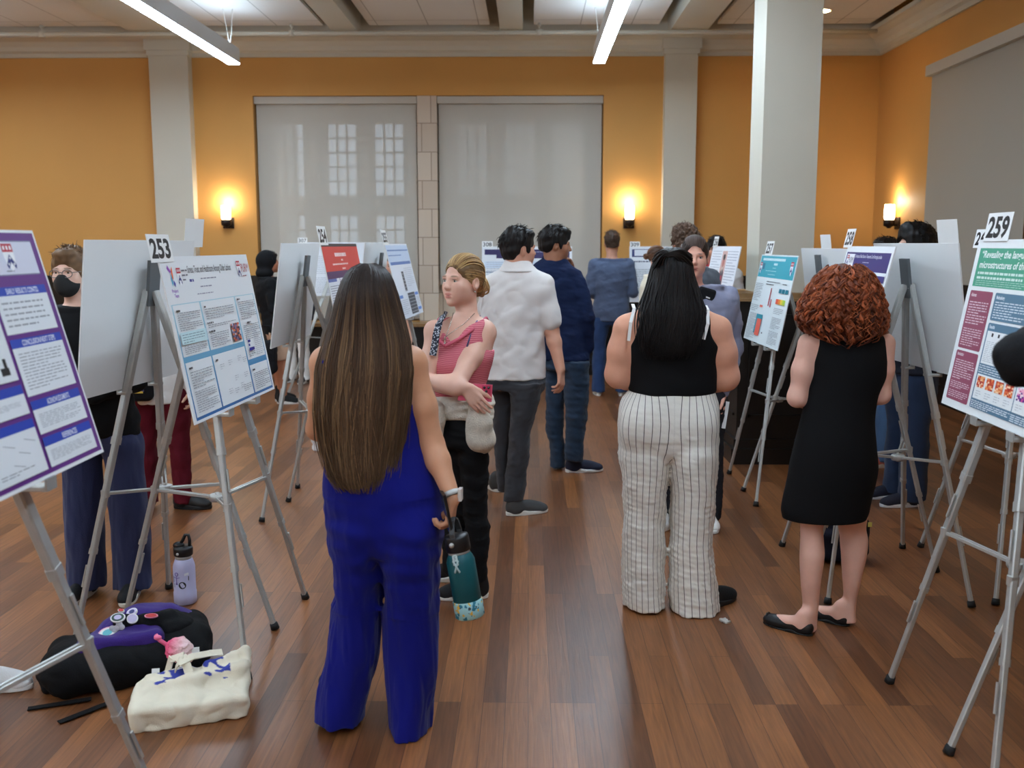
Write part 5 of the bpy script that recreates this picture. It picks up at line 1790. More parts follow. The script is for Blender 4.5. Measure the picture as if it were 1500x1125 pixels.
# ------------------------------------------------------------------ man in the white polo shirt
Y = 6.07
tor = secs(Y, [(386, 744, 772, .055), (394, 733, 785, .072), (402, 720, 798, .09), (412, 711, 803, .102), (430, 707, 805, .115), (460, 707, 797, .12), (500, 708, 796, .122), (552, 710, 798, .125), (570, 711, 797, .125)])
lR = secs(Y - .05, [(560, 744, 797, .11), (604, 748, 785, .095), (632, 746, 778, .08), (660, 745, 776, .076), (689, 742, 773, .075), (732, 738, 767, .07)])
lL = secs(Y + .14, [(560, 711, 760, .11), (583, 719, 756, .10), (632, 723, 750, .08), (689, 727, 749, .075), (716, 730, 751, .07)])
root = thing('person', 'man in a white polo shirt and charcoal trousers seen from behind', 'person', (-.08, Y, 0), CROWD)
hd = Head(J(760, 364, 6.07), -60, -2, 0, 1.02)
SK = (206, 150, 124)
shR, elR, wrR = J(797, 418, 6.05), J(808, 484, 6.05), J(821, 541, 5.98)
shL, elL, wrL = J(717, 418, 6.12), J(711, 484, 6.2), J(730, 500, 6.36)
ops = [('u', loft(tor, 0, -.012), .02), ('u', loft(lR, 0, -.014, gz=0), .03), ('u', loft(lL, 0, -.014, gz=0), .03)]
ops += arm_ops([shR, shR * .5 + elR * .5, elR, elR * .7 + wrR * .3, wrR], [.052, .05, .043, .042, .029]) + arm_ops([shL, elL, wrL], [.05, .042, .029])
ops += head_ops(hd) + neck_ops(hd, J(757, 394, 6.05), .06)
ops += hand_ops(wrR, (.05, -.12, -1), (-.9, .5, 0), (.3, .9, 0), (24, 30, 34, 38), 1.02) + hand_ops(wrL, (.9, .4, 0), (0, -1, 0), (0, 0, 1))
form('body', ops, SKIN, root, .0055, None, paint(hd, SK, brow=(36, 28, 24), stubble=(150, 110, 92)))
eyes(hd, root)
WPOLO = mat('cloth_white_pique', (222, 216, 212), .9, spec=.2, bump=(300, .25), var=(8, .02))
po = [('u', loft([t for t in tor if J(757, 555, Y)[2] < t[0] < J(757, 388, Y)[2]], 0, .010), .02)]
po += arm_ops([shR, shR * .45 + elR * .55, shR * .22 + elR * .78], [.064, .066, .068], .03) + arm_ops([shL, shL * .45 + elL * .55, shL * .22 + elL * .78], [.06, .062, .064], .03)
form('polo_shirt', po, WPOLO, root, .006, (.0055, folds((26, 26, 34), 41)))
cz = J(758, 385, Y)
form('collar', [('u', loft([(cz[2] - .055, cz[0], Y - .005, .125, .105), (cz[2] - .028, cz[0], Y, .104, .094), (cz[2] + .004, cz[0], Y, .084, .080), (cz[2] + .020, cz[0], Y, .078, .076)]), .01), ('s', loft([(cz[2] - .08, cz[0], Y, .066, .064), (cz[2] + .05, cz[0], Y, .067, .066)]), .004)], WPOLO, root, .005)
CHAR = cloth('charcoal_denim', (56, 56, 60), .3)
form('trousers', [('u', loft([t for t in tor if t[0] < J(757, 535, Y)[2]], 0, .002), .02), ('u', loft(lR, 0, .002, cap=.004), .03), ('u', loft(lL, 0, .002, cap=.004), .03)], CHAR, root, .006, (.005, folds((30, 30, 44), 42)))
shoe(root, G(741, 757) + (0, .02, 0), -68, .28, 'sneaker', (66, 66, 66), (222, 220, 212))
shoe(root, G(731, 722), 20, .28, 'sneaker', (66, 66, 66), (222, 220, 212))
short_hair(hd, root, (26, 22, 21), .004, 0, -.072, .002)

# ------------------------------------------------------------------ man in the navy jumper, hand at his chin
Y = 7.17
tor = secs(Y, [(378, 798, 826, .055), (386, 786, 834, .075), (394, 779, 842, .088), (405, 773, 850, .10), (425, 774, 854, .115), (450, 775, 856, .12), (500, 790, 858, .122), (524, 795, 862, .125), (540, 796, 862, .125)])
lR = secs(Y - .04, [(530, 824, 863, .11), (561, 826, 862, .10), (604, 828, 860, .085), (655, 829, 854, .075), (674, 828, 854, .075)])
lL = secs(Y + .1, [(530, 797, 832, .11), (561, 799, 829, .10), (625, 800, 824, .08), (659, 806, 827, .072), (684, 807, 827, .072)])
root = thing('person', 'man in a navy jumper and dark jeans, hand raised to his chin', 'person', (.3, Y, 0), CROWD)
hd = Head(J(814, 358, 7.17), -82, -6, 0, 1.04)
SK = (158, 108, 82)
shR, elR, wrR = J(845, 411, 7.15), J(860, 466, 7.12), J(862, 510, 7.18)
shL, elL, wrL = J(781, 411, 7.2), J(812, 432, 7.5), J(834, 402, 7.36)
ops = [('u', loft(tor, 0, -.012), .02), ('u', loft(lR, 0, -.014, gz=0), .03), ('u', loft(lL, 0, -.014, gz=0), .03)]
ops += arm_ops([shR, elR, wrR], [.05, .042, .03]) + arm_ops([shL, elL, wrL], [.05, .042, .03]) + head_ops(hd) + neck_ops(hd, J(811, 390, 7.15), .06)
ops += hand_ops(wrR, (-.1, .15, -1), (-1, 0, 0), (0, 1, 0), (20, 22, 24, 26)) + hand_ops(wrL, (.02, -.12, 1), (-.7, -.5, 0), (-.7, -.6, .2), (38, 42, 46, 50), 1.02)
form('body', ops, SKIN, root, .006, None, paint(hd, SK, (130, 76, 66), (24, 18, 16), .05, (96, 66, 52)))
eyes(hd, root)
NAVY = cloth('navy_jersey', (22, 34, 66), .3)
jo = [('u', loft([t for t in tor if t[0] > J(820, 526, Y)[2]], 0, .012), .02)] + arm_ops([shR, shR * .5 + elR * .5, elR, wrR], [.062, .058, .054, .042], .03) + arm_ops([shL, shL * .5 + elL * .5, elL, wrL * .92 + elL * .08], [.062, .058, .054, .042], .03)
nz_ = J(811, 384, Y)
jo.append(('u', loft([(nz_[2] - .05, nz_[0], Y, .115, .10), (nz_[2] - .02, nz_[0], Y, .088, .084), (nz_[2] + .008, nz_[0] + .003, Y, .074, .074)], cap=.006), .02))
form('jumper', jo, NAVY, root, .0065, (.006, folds((26, 26, 34), 51)))
form('jeans', [('u', loft([t for t in tor if t[0] < J(820, 505, Y)[2]], 0, .003), .02), ('u', loft(lR, 0, .003), .02), ('u', loft(lL, 0, .003), .02)], cloth('dark_indigo_denim', (38, 54, 74), .35), root, .0065, (.005, folds((32, 32, 44), 52)))
shoe(root, G(828, 692) + (0, .0, 0), -80, .285, 'sneaker', (28, 32, 52), (228, 228, 226))
shoe(root, G(815, 690) + (0, .05, 0), -5, .285, 'sneaker', (28, 32, 52), (228, 228, 226))
short_hair(hd, root, (22, 18, 17), .008, 0, -.060, .004)

# ------------------------------------------------------------------ woman in the black top and pinstriped trousers
Y = 4.44
tor = secs(Y, [(440, 968, 1006, .055), (448, 946, 1028, .075), (456, 928, 1043, .092), (470, 916, 1052, .11), (490, 913, 1056, .122), (517, 918, 1050, .128), (545, 922, 1046, .13), (572, 922, 1046, .138), (586, 911, 1050, .152), (608, 907, 1052, .162), (630, 906, 1052, .165), (655, 912, 1046, .15), (668, 925, 1034, .12)])
lL = secs(Y, [(612, 925, 970, .06), (640, 910, 982, .125), (665, 907, 984, .15), (690, 910, 981, .14), (725, 913, 975, .13), (771, 913, 973, .122), (825, 912, 973, .122), (884, 914, 974, .13)])
lR = secs(Y - .03, [(612, 988, 1036, .06), (640, 977, 1049, .125), (665, 974, 1051, .15), (690, 979, 1049, .14), (718, 984, 1047, .13), (789, 982, 1043, .122), (835, 981, 1047, .124), (890, 980, 1053, .13)])
root = thing('person', 'woman with long black hair in a black sleeveless top and white pinstriped trousers', 'person', (.67, Y, 0), CROWD)
hd = Head(J(989, 404, 4.42), -6, 0, 0, .99)
SK = (220, 160, 132)
shL, elL, wrL = J(920, 482, 4.44), J(907, 548, 4.46), J(935, 560, 4.70)
shR, elR, wrR = J(1050, 484, 4.44), J(1062, 552, 4.46), J(1036, 562, 4.70)
ops = [('u', loft(tor, 0, -.008), .02), ('u', loft(lL, 0, -.035, gz=0), .03), ('u', loft(lR, 0, -.035, gz=0), .03)]
for a, b, c in ((shL, elL, wrL), (shR, elR, wrR)):
    ops += arm_ops([a, a * .5 + b * .5, b, b * .6 + c * .4, c], [.068, .066, .058, .05, .032], .04)
ops += head_ops(hd, True) + neck_ops(hd, J(986, 448, 4.44), .05)
ops += hand_ops(wrL, (.8, .5, .1), (0, -1, .2), (0, 0, 1)) + hand_ops(wrR, (-.8, .5, .1), (0, -1, .2), (0, 0, 1))
form('body', ops, SKIN, root, .0055, None, paint(hd, SK, brow=(30, 24, 22)))
eyes(hd, root)
BKT = cloth('black_rib', (11, 11, 13), .2)
tk = [('u', loft([t for t in tor if J(985, 573, Y)[2] < t[0] < J(985, 442, Y)[2]], 0, .010, cap=.02), .02)]
for q, s_ in ((J(908, 462, Y), -1), (J(1062, 464, Y), 1)):
    tk += [('s', ell(q, (.085, .3, .145)), .01), ('s', ell(q + np.array([-s_ * .03, 0, .09]), (.075, .3, .10)), .01)]
tk += [('s', ell(J(985, 430, Y + .02), (.075, .12, .035)), .01)]
form('sleeveless_top', tk, BKT, root, .0055, (.003, noise3((12, 12, 40), 10, 61)))
WS = mat('white_strap', (232, 228, 224), .7)
for a, b, c in ((J(929, 452, 4.37), J(924, 472, 4.328), J(921, 498, 4.322)), (J(1037, 454, 4.37), J(1037, 474, 4.328), J(1031, 496, 4.318))):
    m_ = MB()
    for p, q in ((a + (0, .06, .015), a), (a, b), (b, c)): m_.bar(p, q + (q - p) * .05, .014, .004, ref=(0, -1, .2))
    m_.build('bra_strap', WS, root)


def pinstripe():
    m = bpy.data.materials.new('pinstriped_linen'); m.use_nodes = True
    N, L, b = nodes(m)
    a = N.new('ShaderNodeAttribute'); a.attribute_name = 'uang'
    mu = N.new('ShaderNodeMath'); mu.operation = 'MULTIPLY'; mu.inputs[1].default_value = 1 / .0205; L.new(a.outputs['Fac'], mu.inputs[0])
    fr = N.new('ShaderNodeMath'); fr.operation = 'FRACT'; L.new(mu.outputs[0], fr.inputs[0])
    lt = N.new('ShaderNodeMath'); lt.operation = 'LESS_THAN'; lt.inputs[1].default_value = .10; L.new(fr.outputs[0], lt.inputs[0])
    tc = N.new('ShaderNodeTexCoord'); nz = N.new('ShaderNodeTexNoise'); nz.inputs['Scale'].default_value = 25; L.new(tc.outputs['Object'], nz.inputs['Vector'])
    mx = N.new('ShaderNodeMix'); mx.data_type = 'RGBA'
    mx.inputs['A'].default_value = (*lin((226, 221, 212)), 1); mx.inputs['B'].default_value = (*lin((96, 90, 88)), 1)
    L.new(lt.outputs[0], mx.inputs['Factor']); L.new(mx.outputs['Result'], b.inputs['Base Color'])
    bp = N.new('ShaderNodeBump'); bp.inputs['Strength'].default_value = .25; bp.inputs['Distance'].default_value = .01
    L.new(nz.outputs['Fac'], bp.inputs['Height']); L.new(bp.outputs['Normal'], b.inputs['Normal'])
    b.inputs['Roughness'].default_value = .9; b.inputs['Specular IOR Level'].default_value = .2
    return m


hips = [t for t in tor if t[0] < J(985, 558, Y)[2]]
pz = [('u', loft(hips, 0, .004), .02), ('u', loft(lL, 0, .002, cap=.004), .02), ('u', loft(lR, 0, .002, cap=.004), .02)]
for s_ in (-1, 1):
    pz.append(('u', ell(J(980 + s_ * 35, 624, Y - .082), (.112, .092, .125)), .035))
zc = J(978, 676, Y)
nzf, nz2 = folds((26, 26, 80), 62), folds((44, 44, 9), 63)
v, q = solid(pz, .0055, (.0033, lambda x, y, z: nzf(x, y, z) * np.clip((1.05 - z) * 2, .3, 1) + .9 * nz2(x, y, z) * (z < .8)))
A = np.array(sorted(lL)); B = np.array(sorted(lR))
xm = J(978, 700, Y)[0]
left = v[:, 0] < xm
cx = np.where(left, np.interp(v[:, 2], A[:, 0], A[:, 1]), np.interp(v[:, 2], B[:, 0], B[:, 1]))
ang = np.arctan2(v[:, 0] - cx, -(v[:, 1] - Y) + .02)
r0 = .112
pt = np_mesh('trousers', v, q, pinstripe(), root, fattr=ang * r0 + 5.0)
shoe(root, G(936, 893) + (0, -.02, 0), 4, .26, 'sneaker', (20, 20, 22), (24, 24, 26))
shoe(root, G(1022, 893) + (0, -.015, 0), -50, .26, 'sneaker', (20, 20, 22), (24, 24, 26))
HS = secs(4.42, [(362, 982, 990, .012, .04), (365, 972, 1000, .05, .02), (372, 964, 1008, .082, 0), (390, 957, 1013, .105, -.01), (410, 953, 1016, .11, -.015), (435, 947, 1021, .09, -.045), (456, 943, 1028, .07, -.08), (485, 946, 1022, .05, -.105), (510, 950, 1012, .042, -.115), (527, 956, 1004, .03, -.12)])


def cB(t, tone):
    c = np.array(lin((24, 20, 20)))
    return c * (.6 + .8 * tone)


long_hair(root, HS, pi * .95, pi * 2.05, 1200, cB, .0033, None, .016, .006, 14, (20, 17, 17), 20, spread=.13)
# the tied-back upper layer
TW = []
for s_ in (-1, 1):
    for i in range(60):
        t_ = np.linspace(0, 1, 10)[:, None]
        st_, en_ = J(985 + s_ * rng.uniform(16, 30), rng.uniform(374, 396), 4.36 - rng.uniform(-.02, .02)), J(978, 374 + rng.uniform(-3, 3), 4.305)
        TW.append(st_ * (1 - t_) + en_ * t_ + np.array([0, -.018, .022]) * np.sin(t_ * pi))
ho = [c for c in root.children if c.name.startswith('hair')][-1]
tubes('hair_twist', np.array(TW), .0034, np.tile(np.array(lin((30, 25, 24))), (len(TW), 10, 1)) * rng.uniform(.6, 1.6, (len(TW), 1, 1)), HAIR, ho)

# ------------------------------------------------------------------ woman with red curls in the black dress
Y = 4.15
tor = secs(Y, [(474, 1222, 1256, .05), (481, 1203, 1280, .068), (488, 1188, 1297, .082), (500, 1184, 1303, .092), (545, 1188, 1294, .105), (581, 1184, 1284, .102), (615, 1177, 1279, .115), (650, 1172, 1280, .13), (690, 1168, 1280, .128), (720, 1165, 1276, .12)])
dress = secs(Y, [(481, 1208, 1276, .07), (488, 1196, 1290, .084), (500, 1190, 1297, .095), (545, 1187, 1296, .108), (581, 1182, 1283, .108), (615, 1175, 1278, .12), (650, 1166, 1280, .136), (690, 1157, 1282, .14), (745, 1147, 1271, .132), (759, 1149, 1266, .13)])
lL = secs(Y, [(700, 1172, 1218, .085), (752, 1170, 1210, .074), (775, 1173, 1205, .06, .01), (792, 1173, 1206, .06), (812, 1172, 1207, .062, -.012), (850, 1173, 1202, .05, -.012), (885, 1176, 1199, .036), (905, 1177, 1197, .034), (922, 1175, 1196, .04)])
lR = secs(Y + .08, [(700, 1220, 1272, .085), (752, 1224, 1270, .074), (775, 1229, 1268, .062, .01), (791, 1231, 1271, .06), (815, 1233, 1268, .062, -.012), (850, 1235, 1260, .05, -.012), (880, 1236, 1254, .036), (895, 1235, 1253, .034), (910, 1234, 1254, .04)])
root = thing('person', 'woman with a mass of red curls in a short black dress and black flats', 'person', (1.3, Y, 0), CROWD)
hd = Head(J(1236, 428, 4.15), -4, 0, 0, .97)
SK = (228, 178, 158)
shL, elL, wrL = J(1184, 503, 4.15), J(1168, 582, 4.16), J(1194, 588, 4.38)
shR, elR, wrR = J(1296, 503, 4.15), J(1290, 578, 4.17), J(1262, 586, 4.38)
ops = [('u', loft(tor, 0, -.010), .02), ('u', loft(lL, 0, 0, gz=0), .03), ('u', loft(lR, 0, 0, gz=0), .03)]
for a, b, c in ((shL, elL, wrL), (shR, elR, wrR)):
    ops += arm_ops([a, a * .5 + b * .5, b, b * .6 + c * .4, c], [.043, .042, .037, .034, .024], .03)
ops += head_ops(hd, True) + neck_ops(hd, J(1238, 480, 4.15), .048)
ops += hand_ops(wrL, (.8, .5, .1), (0, -1, .2), (0, 0, 1)) + hand_ops(wrR, (-.8, .5, .1), (0, -1, .2), (0, 0, 1))
fL, fR = G(1191, 932), G(1245, 918)
for f, yw in ((fL, 48), (fR, 46)):
    D = Rz(rad(yw)) @ np.array([0, 1.0, 0])
    ops += [('u', cone(f + D * .045 + (0, 0, .032), f + D * .045 + (0, 0, .08), .028, .030), .03), ('u', cone(f + D * .06 + (0, 0, .045), f + D * .185 + (0, 0, .024), .029, .026), .03)]
form('body', ops, SKIN, root, .005, None, paint(hd, SK, brow=(120, 66, 44)))
eyes(hd, root)
do = [('u', loft(dress, 0, .004, cap=.005, gz=0), .02)]
for q, s_ in ((J(1176, 500, Y), -1), (J(1310, 500, Y), 1)):
    do.append(('s', ell(q, (.048, .16, .11)), .012))
form('dress', do, cloth('black_crepe', (12, 12, 14), .15), root, .0055, (.003, noise3((14, 14, 10), 10, 71)))
shoe(root, fL, 48, .235, 'flat', (22, 22, 24), (20, 20, 20), 'ballet_flat')
shoe(root, fR, 46, .235, 'flat', (22, 22, 24), (20, 20, 20), 'ballet_flat')
HC = secs(4.15, [(384, 1229, 1248, .03), (389, 1214, 1264, .08), (400, 1202, 1275, .11), (420, 1187, 1287, .14), (445, 1173, 1294, .155), (468, 1168, 1298, .155), (486, 1176, 1296, .14, -.01), (498, 1194, 1280, .11, -.03), (506, 1216, 1256, .07, -.05)])
g = np.random.default_rng(31)
v, q = solid([('u', loft(HC, grow=-.020, gz=-.015), .01)], .007, (.010, noise3((60, 60, 60), 12, 5)))
c0 = np.array(lin((84, 36, 20)))
hb = np_mesh('hair', v, q, HAIR, root, np.tile(c0 * .7, (len(v), 1)))
s = np.array(sorted(HC), float)
zt = s[-1, 0] - .008


def ringlets(n, m, hr0, hr1, p0, p1, r0, r1, rho0, lo, name, dark, light, per=1):
    a = g.uniform(pi * .88, pi * 2.12, n)
    u0 = g.uniform(0, .62, n) ** 1.15; u1 = np.clip(u0 + g.uniform(.22, .50, n), .25, 1.02)
    t = np.linspace(0, 1, m)
    out, rr, cols = [], [], []
    uz = u0[:, None] + (u1 - u0)[:, None] * t[None]
    Z = zt - (zt - s[0, 0]) * uz
    cx, cy, rx, ry = (np.interp(Z, s[:, 0], s[:, i]) for i in (1, 2, 3, 4))
    rho = g.uniform(rho0, 1.01, n)[:, None]
    L = (u1 - u0) * (zt - s[0, 0]) + .05
    turns = L / g.uniform(p0, p1, n)
    A = a[:, None] + g.normal(0, .10, n)[:, None] * t
    ca, sa = np.cos(A), np.sin(A)
    ph0 = g.uniform(0, 2 * pi, n)[:, None]
    hr = g.uniform(hr0, hr1, n)[:, None] * np.clip(t * 5, .25, 1)[None]
    tone = g.uniform(0, 1, (n, 1, 1)); bright = g.uniform(.7, 1.2, (n, 1, 1))
    dirn = g.choice([-1, 1], n)[:, None]
    for k in range(per):
        ph = ph0 + dirn * 2 * pi * turns[:, None] * t[None] + k * .55
        q = 1 - .12 * k
        P = np.stack([cx + rx * rho * ca + hr * q * (np.cos(ph) * ca - np.sin(ph) * sa), cy + ry * rho * sa + hr * q * (np.cos(ph) * sa + np.sin(ph) * ca), Z], -1)
        out.append(P); rr.append(g.uniform(r0, r1, n)[:, None] * np.clip(1.1 - t ** 6, .2, 1)[None])
        cols.append((np.array(lin(dark)) * (1 - tone) + np.array(lin(light)) * tone) * np.ones((1, m, 1)) * bright * g.uniform(.85, 1.15, (n, 1, 1)))
    tubes(name, np.concatenate(out), np.concatenate(rr), np.concatenate(cols), HAIR, hb, 5)


ringlets(330, 80,   .0070, .0120, .055, .090, .0028, .0048, .84, 0, 'curls', (70, 30, 19), (166, 86, 50), 3)
ringlets(420, 70, .006, .012, .040, .070, .0009, .0016, .93, 0, 'frizz', (110, 50, 28), (196, 112, 68), 1)
# ------------------------------------------------------------------ the other people
BW = (24, 24, 26)
# masked person at left
root, hd, AP = gen('person with short brown hair, black face mask and glasses behind the white board at left', (-2.0, 4.56), 180, 1.645, (226, 184, 164), ('short', (112, 86, 62)), ((20, 20, 22), 'long', .49), ((48, 54, 88), 'wide'),
                   ('sneaker', BW, (222, 216, 202)), hyaw=176, lean=(-.09, 0), stance=1.12, arms='front', h=.0065, fem=True, hairkw=dict(nape=-.06, vol=.004, front=.01))
MK = mat('black_mask', (18, 18, 20), .75)
form('face_mask', [('u', hd.ell((0, .030, -.058), (.0655, .0800, .066)), .01), ('u', hd.cone((0, .104, -.022), (0, .100, -.085), .010, .014), .035), ('s', hd.half((0, 0, -.020), (0, -.22, 1)), .008), ('s', hd.half((0, .016, 0), (0, -1, -.25)), .006)], MK, root, .004)
mb = MB()
for q in (-1, 1):
    mb.tube([hd.p(q * .058, .045, -.03), hd.p(q * .072, .012, -.01), hd.p(q * .078, -.012, .012)], .0018, 6)
mb.build('mask_strap', MK, root)
gl = MB()
for q in (-1, 1):
    gl.tube([hd.p(q * .033 + .0255 * cos(a), .098 - abs(cos(a) * q + .3) * .002, -.004 + .019 * sin(a)) for a in np.linspace(0, 2 * pi, 21)[:-1]], .0018, 6, closed=True)
    gl.tube([hd.p(q * .058, .094, .002), hd.p(q * .072, .05, .006), hd.p(q * .077, -.01, .004)], .0016, 6)
gl.tube([hd.p(-.009, .100, 0), hd.p(0, .104, .003), hd.p(.009, .100, 0)], .0018, 6)
gl.build('glasses', mat('grey_metal_frame', (120, 118, 116), .3, metal=.8), root)
# dark red trousers behind the boards
root, hd, AP = gen('person in dark red trousers and white shirt standing behind the left boards', (-2.30, 6.12), 180, 1.60, (206, 160, 135), ('short', (40, 32, 28)), ((224, 222, 218), 'short', .445), ((92, 18, 32), 'slim'),
                   ('sneaker', (22, 22, 24), (26, 26, 28)), feet=(88, 0), stance=1.15, h=.008)
bp = np.array([-2.39, 5.955, .80])
form('belt_bag', [('u', rbox(bp, (.105, .045, .085), Rz(.1), .035), .01)], cloth('black_nylon', (20, 20, 23), .2), root, .006)
BAD = [mat('badge_gold', (206, 176, 70), .5), mat('badge_navy', (40, 44, 104), .5), mat('badge_white', (222, 220, 216), .5), mat('badge_red', (190, 50, 50), .5)]
n_ = np.array([0, -1.0, 0])


def badge(parent, c, R, r, mats, name='badge', k=18, ry=None):
    """round pin: rim, face, centre"""
    b = MB()
    for i, (q, d) in enumerate(((1, .0), (.82, .0012), (.5, .0022))):
        if i >= len(mats): break
        v = [np.array(c) + R @ np.array([r * q * cos(a), (ry or r) * q * sin(a), z]) for z in (-.003, .003 + d) for a in np.linspace(0, 2 * pi, k + 1)[:-1]]
        b.add(v, [(j, (j + 1) % k, k + (j + 1) % k, k + j) for j in range(k)] + [[k + j for j in range(k)]], i)
    return b.build(name, mats, parent)


Rf = rot_to((0, -1, 0.05))
f_ = bp + np.array([.0, -.050, 0])
mb = MB()
mb.box((-.036, -.002, -.04), (.036, .001, .04), o=f_ + (.035, 0, .02), R=np.eye(3)).build('patch', BAD[1], root)
badge(root, f_ + (.035, -.003, .022), Rf, .024, [BAD[2], BAD[3], BAD[1]])
for z_ in (.050, -.028): MB().box((-.03, -.004, z_ - .006), (.03, -.001, z_ + .006), o=f_ + (.035, 0, .005), R=np.eye(3)).build('patch_bar', BAD[0], root)
badge(root, f_ + (-.045, 0, .05), Rf, .014, [BAD[2], BAD[0]])
MB().box((-.016, -.003, -.02), (.016, .001, .02), o=f_ + (-.05, 0, -.005), R=np.eye(3)).build('pin_card', mat('badge_grey', (70, 70, 74), .5), root)
# black hooded jacket, bare legs
root, hd, AP = gen('person in a black hooded jacket with bare legs and high canvas sneakers behind the board', (-2.62, 10.4), -70, 1.58, (176, 118, 90), ('short', (24, 20, 20)), ((20, 21, 24), 'long', .48), ((200, 166, 140), 'shorts'),
                   ('high', BW, (228, 226, 222)), lean=(-.10, 0), feet=(20, -20), h=.011, bld=1.1, topname='hooded_jacket', botname='shorts')
form('hood', [('u', hd.ell((0, -.03, .02), (.10, .125, .125)), .02), ('u', hd.ell((0, -.06, -.12), (.12, .10, .07)), .05), ('s', hd.ell((0, .14, -.01), (.075, .09, .10)), .01)], cloth('black_hood', (20, 21, 24)), root, .008)
t = thing('bag', 'black bag hanging beside the bare legs behind the white board', 'bag', (-2.70, 10.1, .66))
form('body', [('u', rbox((-2.68, 10.10, .52), (.10, .06, .17), None, .04), .01)], cloth('black_canvas', (22, 22, 25)), t, .008, (.006, folds((30, 30, 30), 3)))
MB().tube([(-2.75, 10.1, .66), (-2.72, 10.1, .84), (-2.64, 10.1, .84), (-2.61, 10.1, .66)], .008, 6).build('handle', cloth('black_canvas', (22, 22, 25)), t)
gen('person in white trousers and dark sneakers standing near the back wall', (-2.80, 11.95), 160, 1.60, (200, 150, 128), ('short', (34, 28, 26)), ((60, 62, 70), 'long', .5), ((226, 224, 220), 'straight'), ('sneaker', (40, 40, 44), (226, 224, 220)), h=.012)
gen('smiling woman with dark hair half hidden by the pale blue poster', (-1.335, 9.25), -165, 1.565, (224, 172, 148), ('bun', (30, 25, 24)), ((224, 222, 220), 'short', .5), ((40, 42, 52), 'straight'), h=.009, fem=True, hairkw=dict(bun_r=.02, strands=160))
# far man in grey-blue
gen('man in a grey-blue sweater and jeans seen from behind near the far wall', (.90, 10.95), -4, 1.80, (206, 152, 128), ('short', (72, 56, 46)), ((84, 96, 122), 'long', .475), ((44, 66, 106), 'straight'), ('sneaker', (200, 198, 190), (226, 224, 218)),
    arms='front', h=.009, bld=.96, hairkw=dict(nape=-.05), stance=1.2)
# woman in the grey-lavender jacket facing us
root, hd, AP = gen('woman facing us in a grey-lavender jacket, half hidden by the long black hair', (.955, 5.82), 172, 1.70, (220, 164, 142), ('bun', (62, 46, 40)), ((136, 138, 160), 'long', .50), ((40, 40, 46), 'straight'),
                   ('sneaker', (226, 224, 220), (228, 226, 222)), fem=True, h=.006, bld=1.12, arms=([(1.155, 5.82, 1.355), (1.20, 5.85, 1.06), (1.125, 5.755, .80), (0, .12, -1), (1, .3, 0)], 'front'), stance=1.2, topname='jacket', hairkw=dict(bun_r=.026, strands=700, hi=(84, 64, 54)), hsize=1.02, lip=(170, 84, 78), brow=(60, 44, 38))
c = np.array([1.085, 5.69, 1.27])
form('jacket_panel', [('u', rbox(J(1030, 447, 5.690), (.05, .016, .10), Ry(.28), .014), .01)], cloth('black_nylon', (20, 20, 23), .2), root, .005)
MB().box((-.012, -.002, -.004), (.012, 0, .004), R=Ry(.35), o=J(1037, 436, 5.655)).build('jacket_mark', mat('badge_white', (222, 220, 216), .5), root)
gen('tall man with curly brown hair, back turned, behind the woman in the lavender jacket', (1.115, 7.2), 12, 1.79, (206, 152, 128), ('short', (92, 70, 56)), ((90, 92, 100), 'long', .5), ((46, 50, 60), 'straight'), h=.01, hairkw=dict(curl=.006, vol=.006))
gen('woman with brown hair in a small bun and a cream collar, near poster 309', (1.175, 9.3), -84, 1.645, (220, 170, 148), ('bun', (96, 66, 48)), ((220, 208, 186), 'long', .5), ((44, 44, 50), 'straight'), h=.01, fem=True, topname='fleece', hairkw=dict(bun_r=.024, bun=(0, -.125, .02), strands=200))
gen('person with a rounded crop of black hair behind the portrait poster', (1.79, 9.65), 165, 1.725, (190, 134, 108), ('short', (20, 17, 17)), ((224, 224, 224), 'short', .5), ((44, 46, 56), 'straight'), h=.011, hairkw=dict(vol=.010, nape=-.03))
gen('person with dark hair far back between the column and poster 258', (2.83, 10.1), 150, 1.60, (190, 140, 116), ('short', (28, 22, 20)), ((60, 60, 66), 'long', .5), ((40, 42, 50), 'straight'), h=.012, hairkw=dict(vol=.006))
gen('person in light blue jeans and white sneakers behind the right boards', (2.66, 7.5), 100, 1.70, (206, 160, 138), ('short', (30, 24, 22)), ((70, 72, 84), 'long', .52), ((86, 120, 162), 'straight'), ('sneaker', (206, 120, 112), (230, 228, 224)), h=.01, hairkw=dict(vol=.006))
gen('person with thick black hair in dark jeans behind the white board at right', (2.44, 6.36), 96, 1.765, (206, 160, 138), ('short', (20, 18, 18)), ((34, 36, 46), 'long', .5), ((38, 52, 78), 'straight'), ('sneaker', (34, 34, 48), (226, 226, 228)), h=.009, bld=1.1, hairkw=dict(vol=.022), feet=(0, 0), arms='front')
# black sleeve at the right edge
gen('person in a black jacket at the right edge, elbow raised before the green-headed poster', (1.50, 1.98), 12, 1.72, (206, 160, 138), ('short', (30, 24, 22)), ((20, 20, 22), 'long', .5), ((30, 32, 40), 'straight'), h=.008, bld=1.05,
    arms=([(1.32, 2.03, 1.405), (1.115, 2.26, 1.405), (1.30, 2.42, 1.46)], 'down'), topname='jacket')
# white shoe at the left edge
gen('person at the left edge, only one white knitted sneaker in view', (-2.225, 3.42), -86, 1.68, (206, 160, 138), ('short', (40, 30, 26)), ((70, 72, 80), 'long', .5), ((50, 52, 60), 'slim'), ('sneaker', (226, 226, 226), (230, 230, 228)), h=.012, stance=.9, feet=(0, 0), step=-.10)
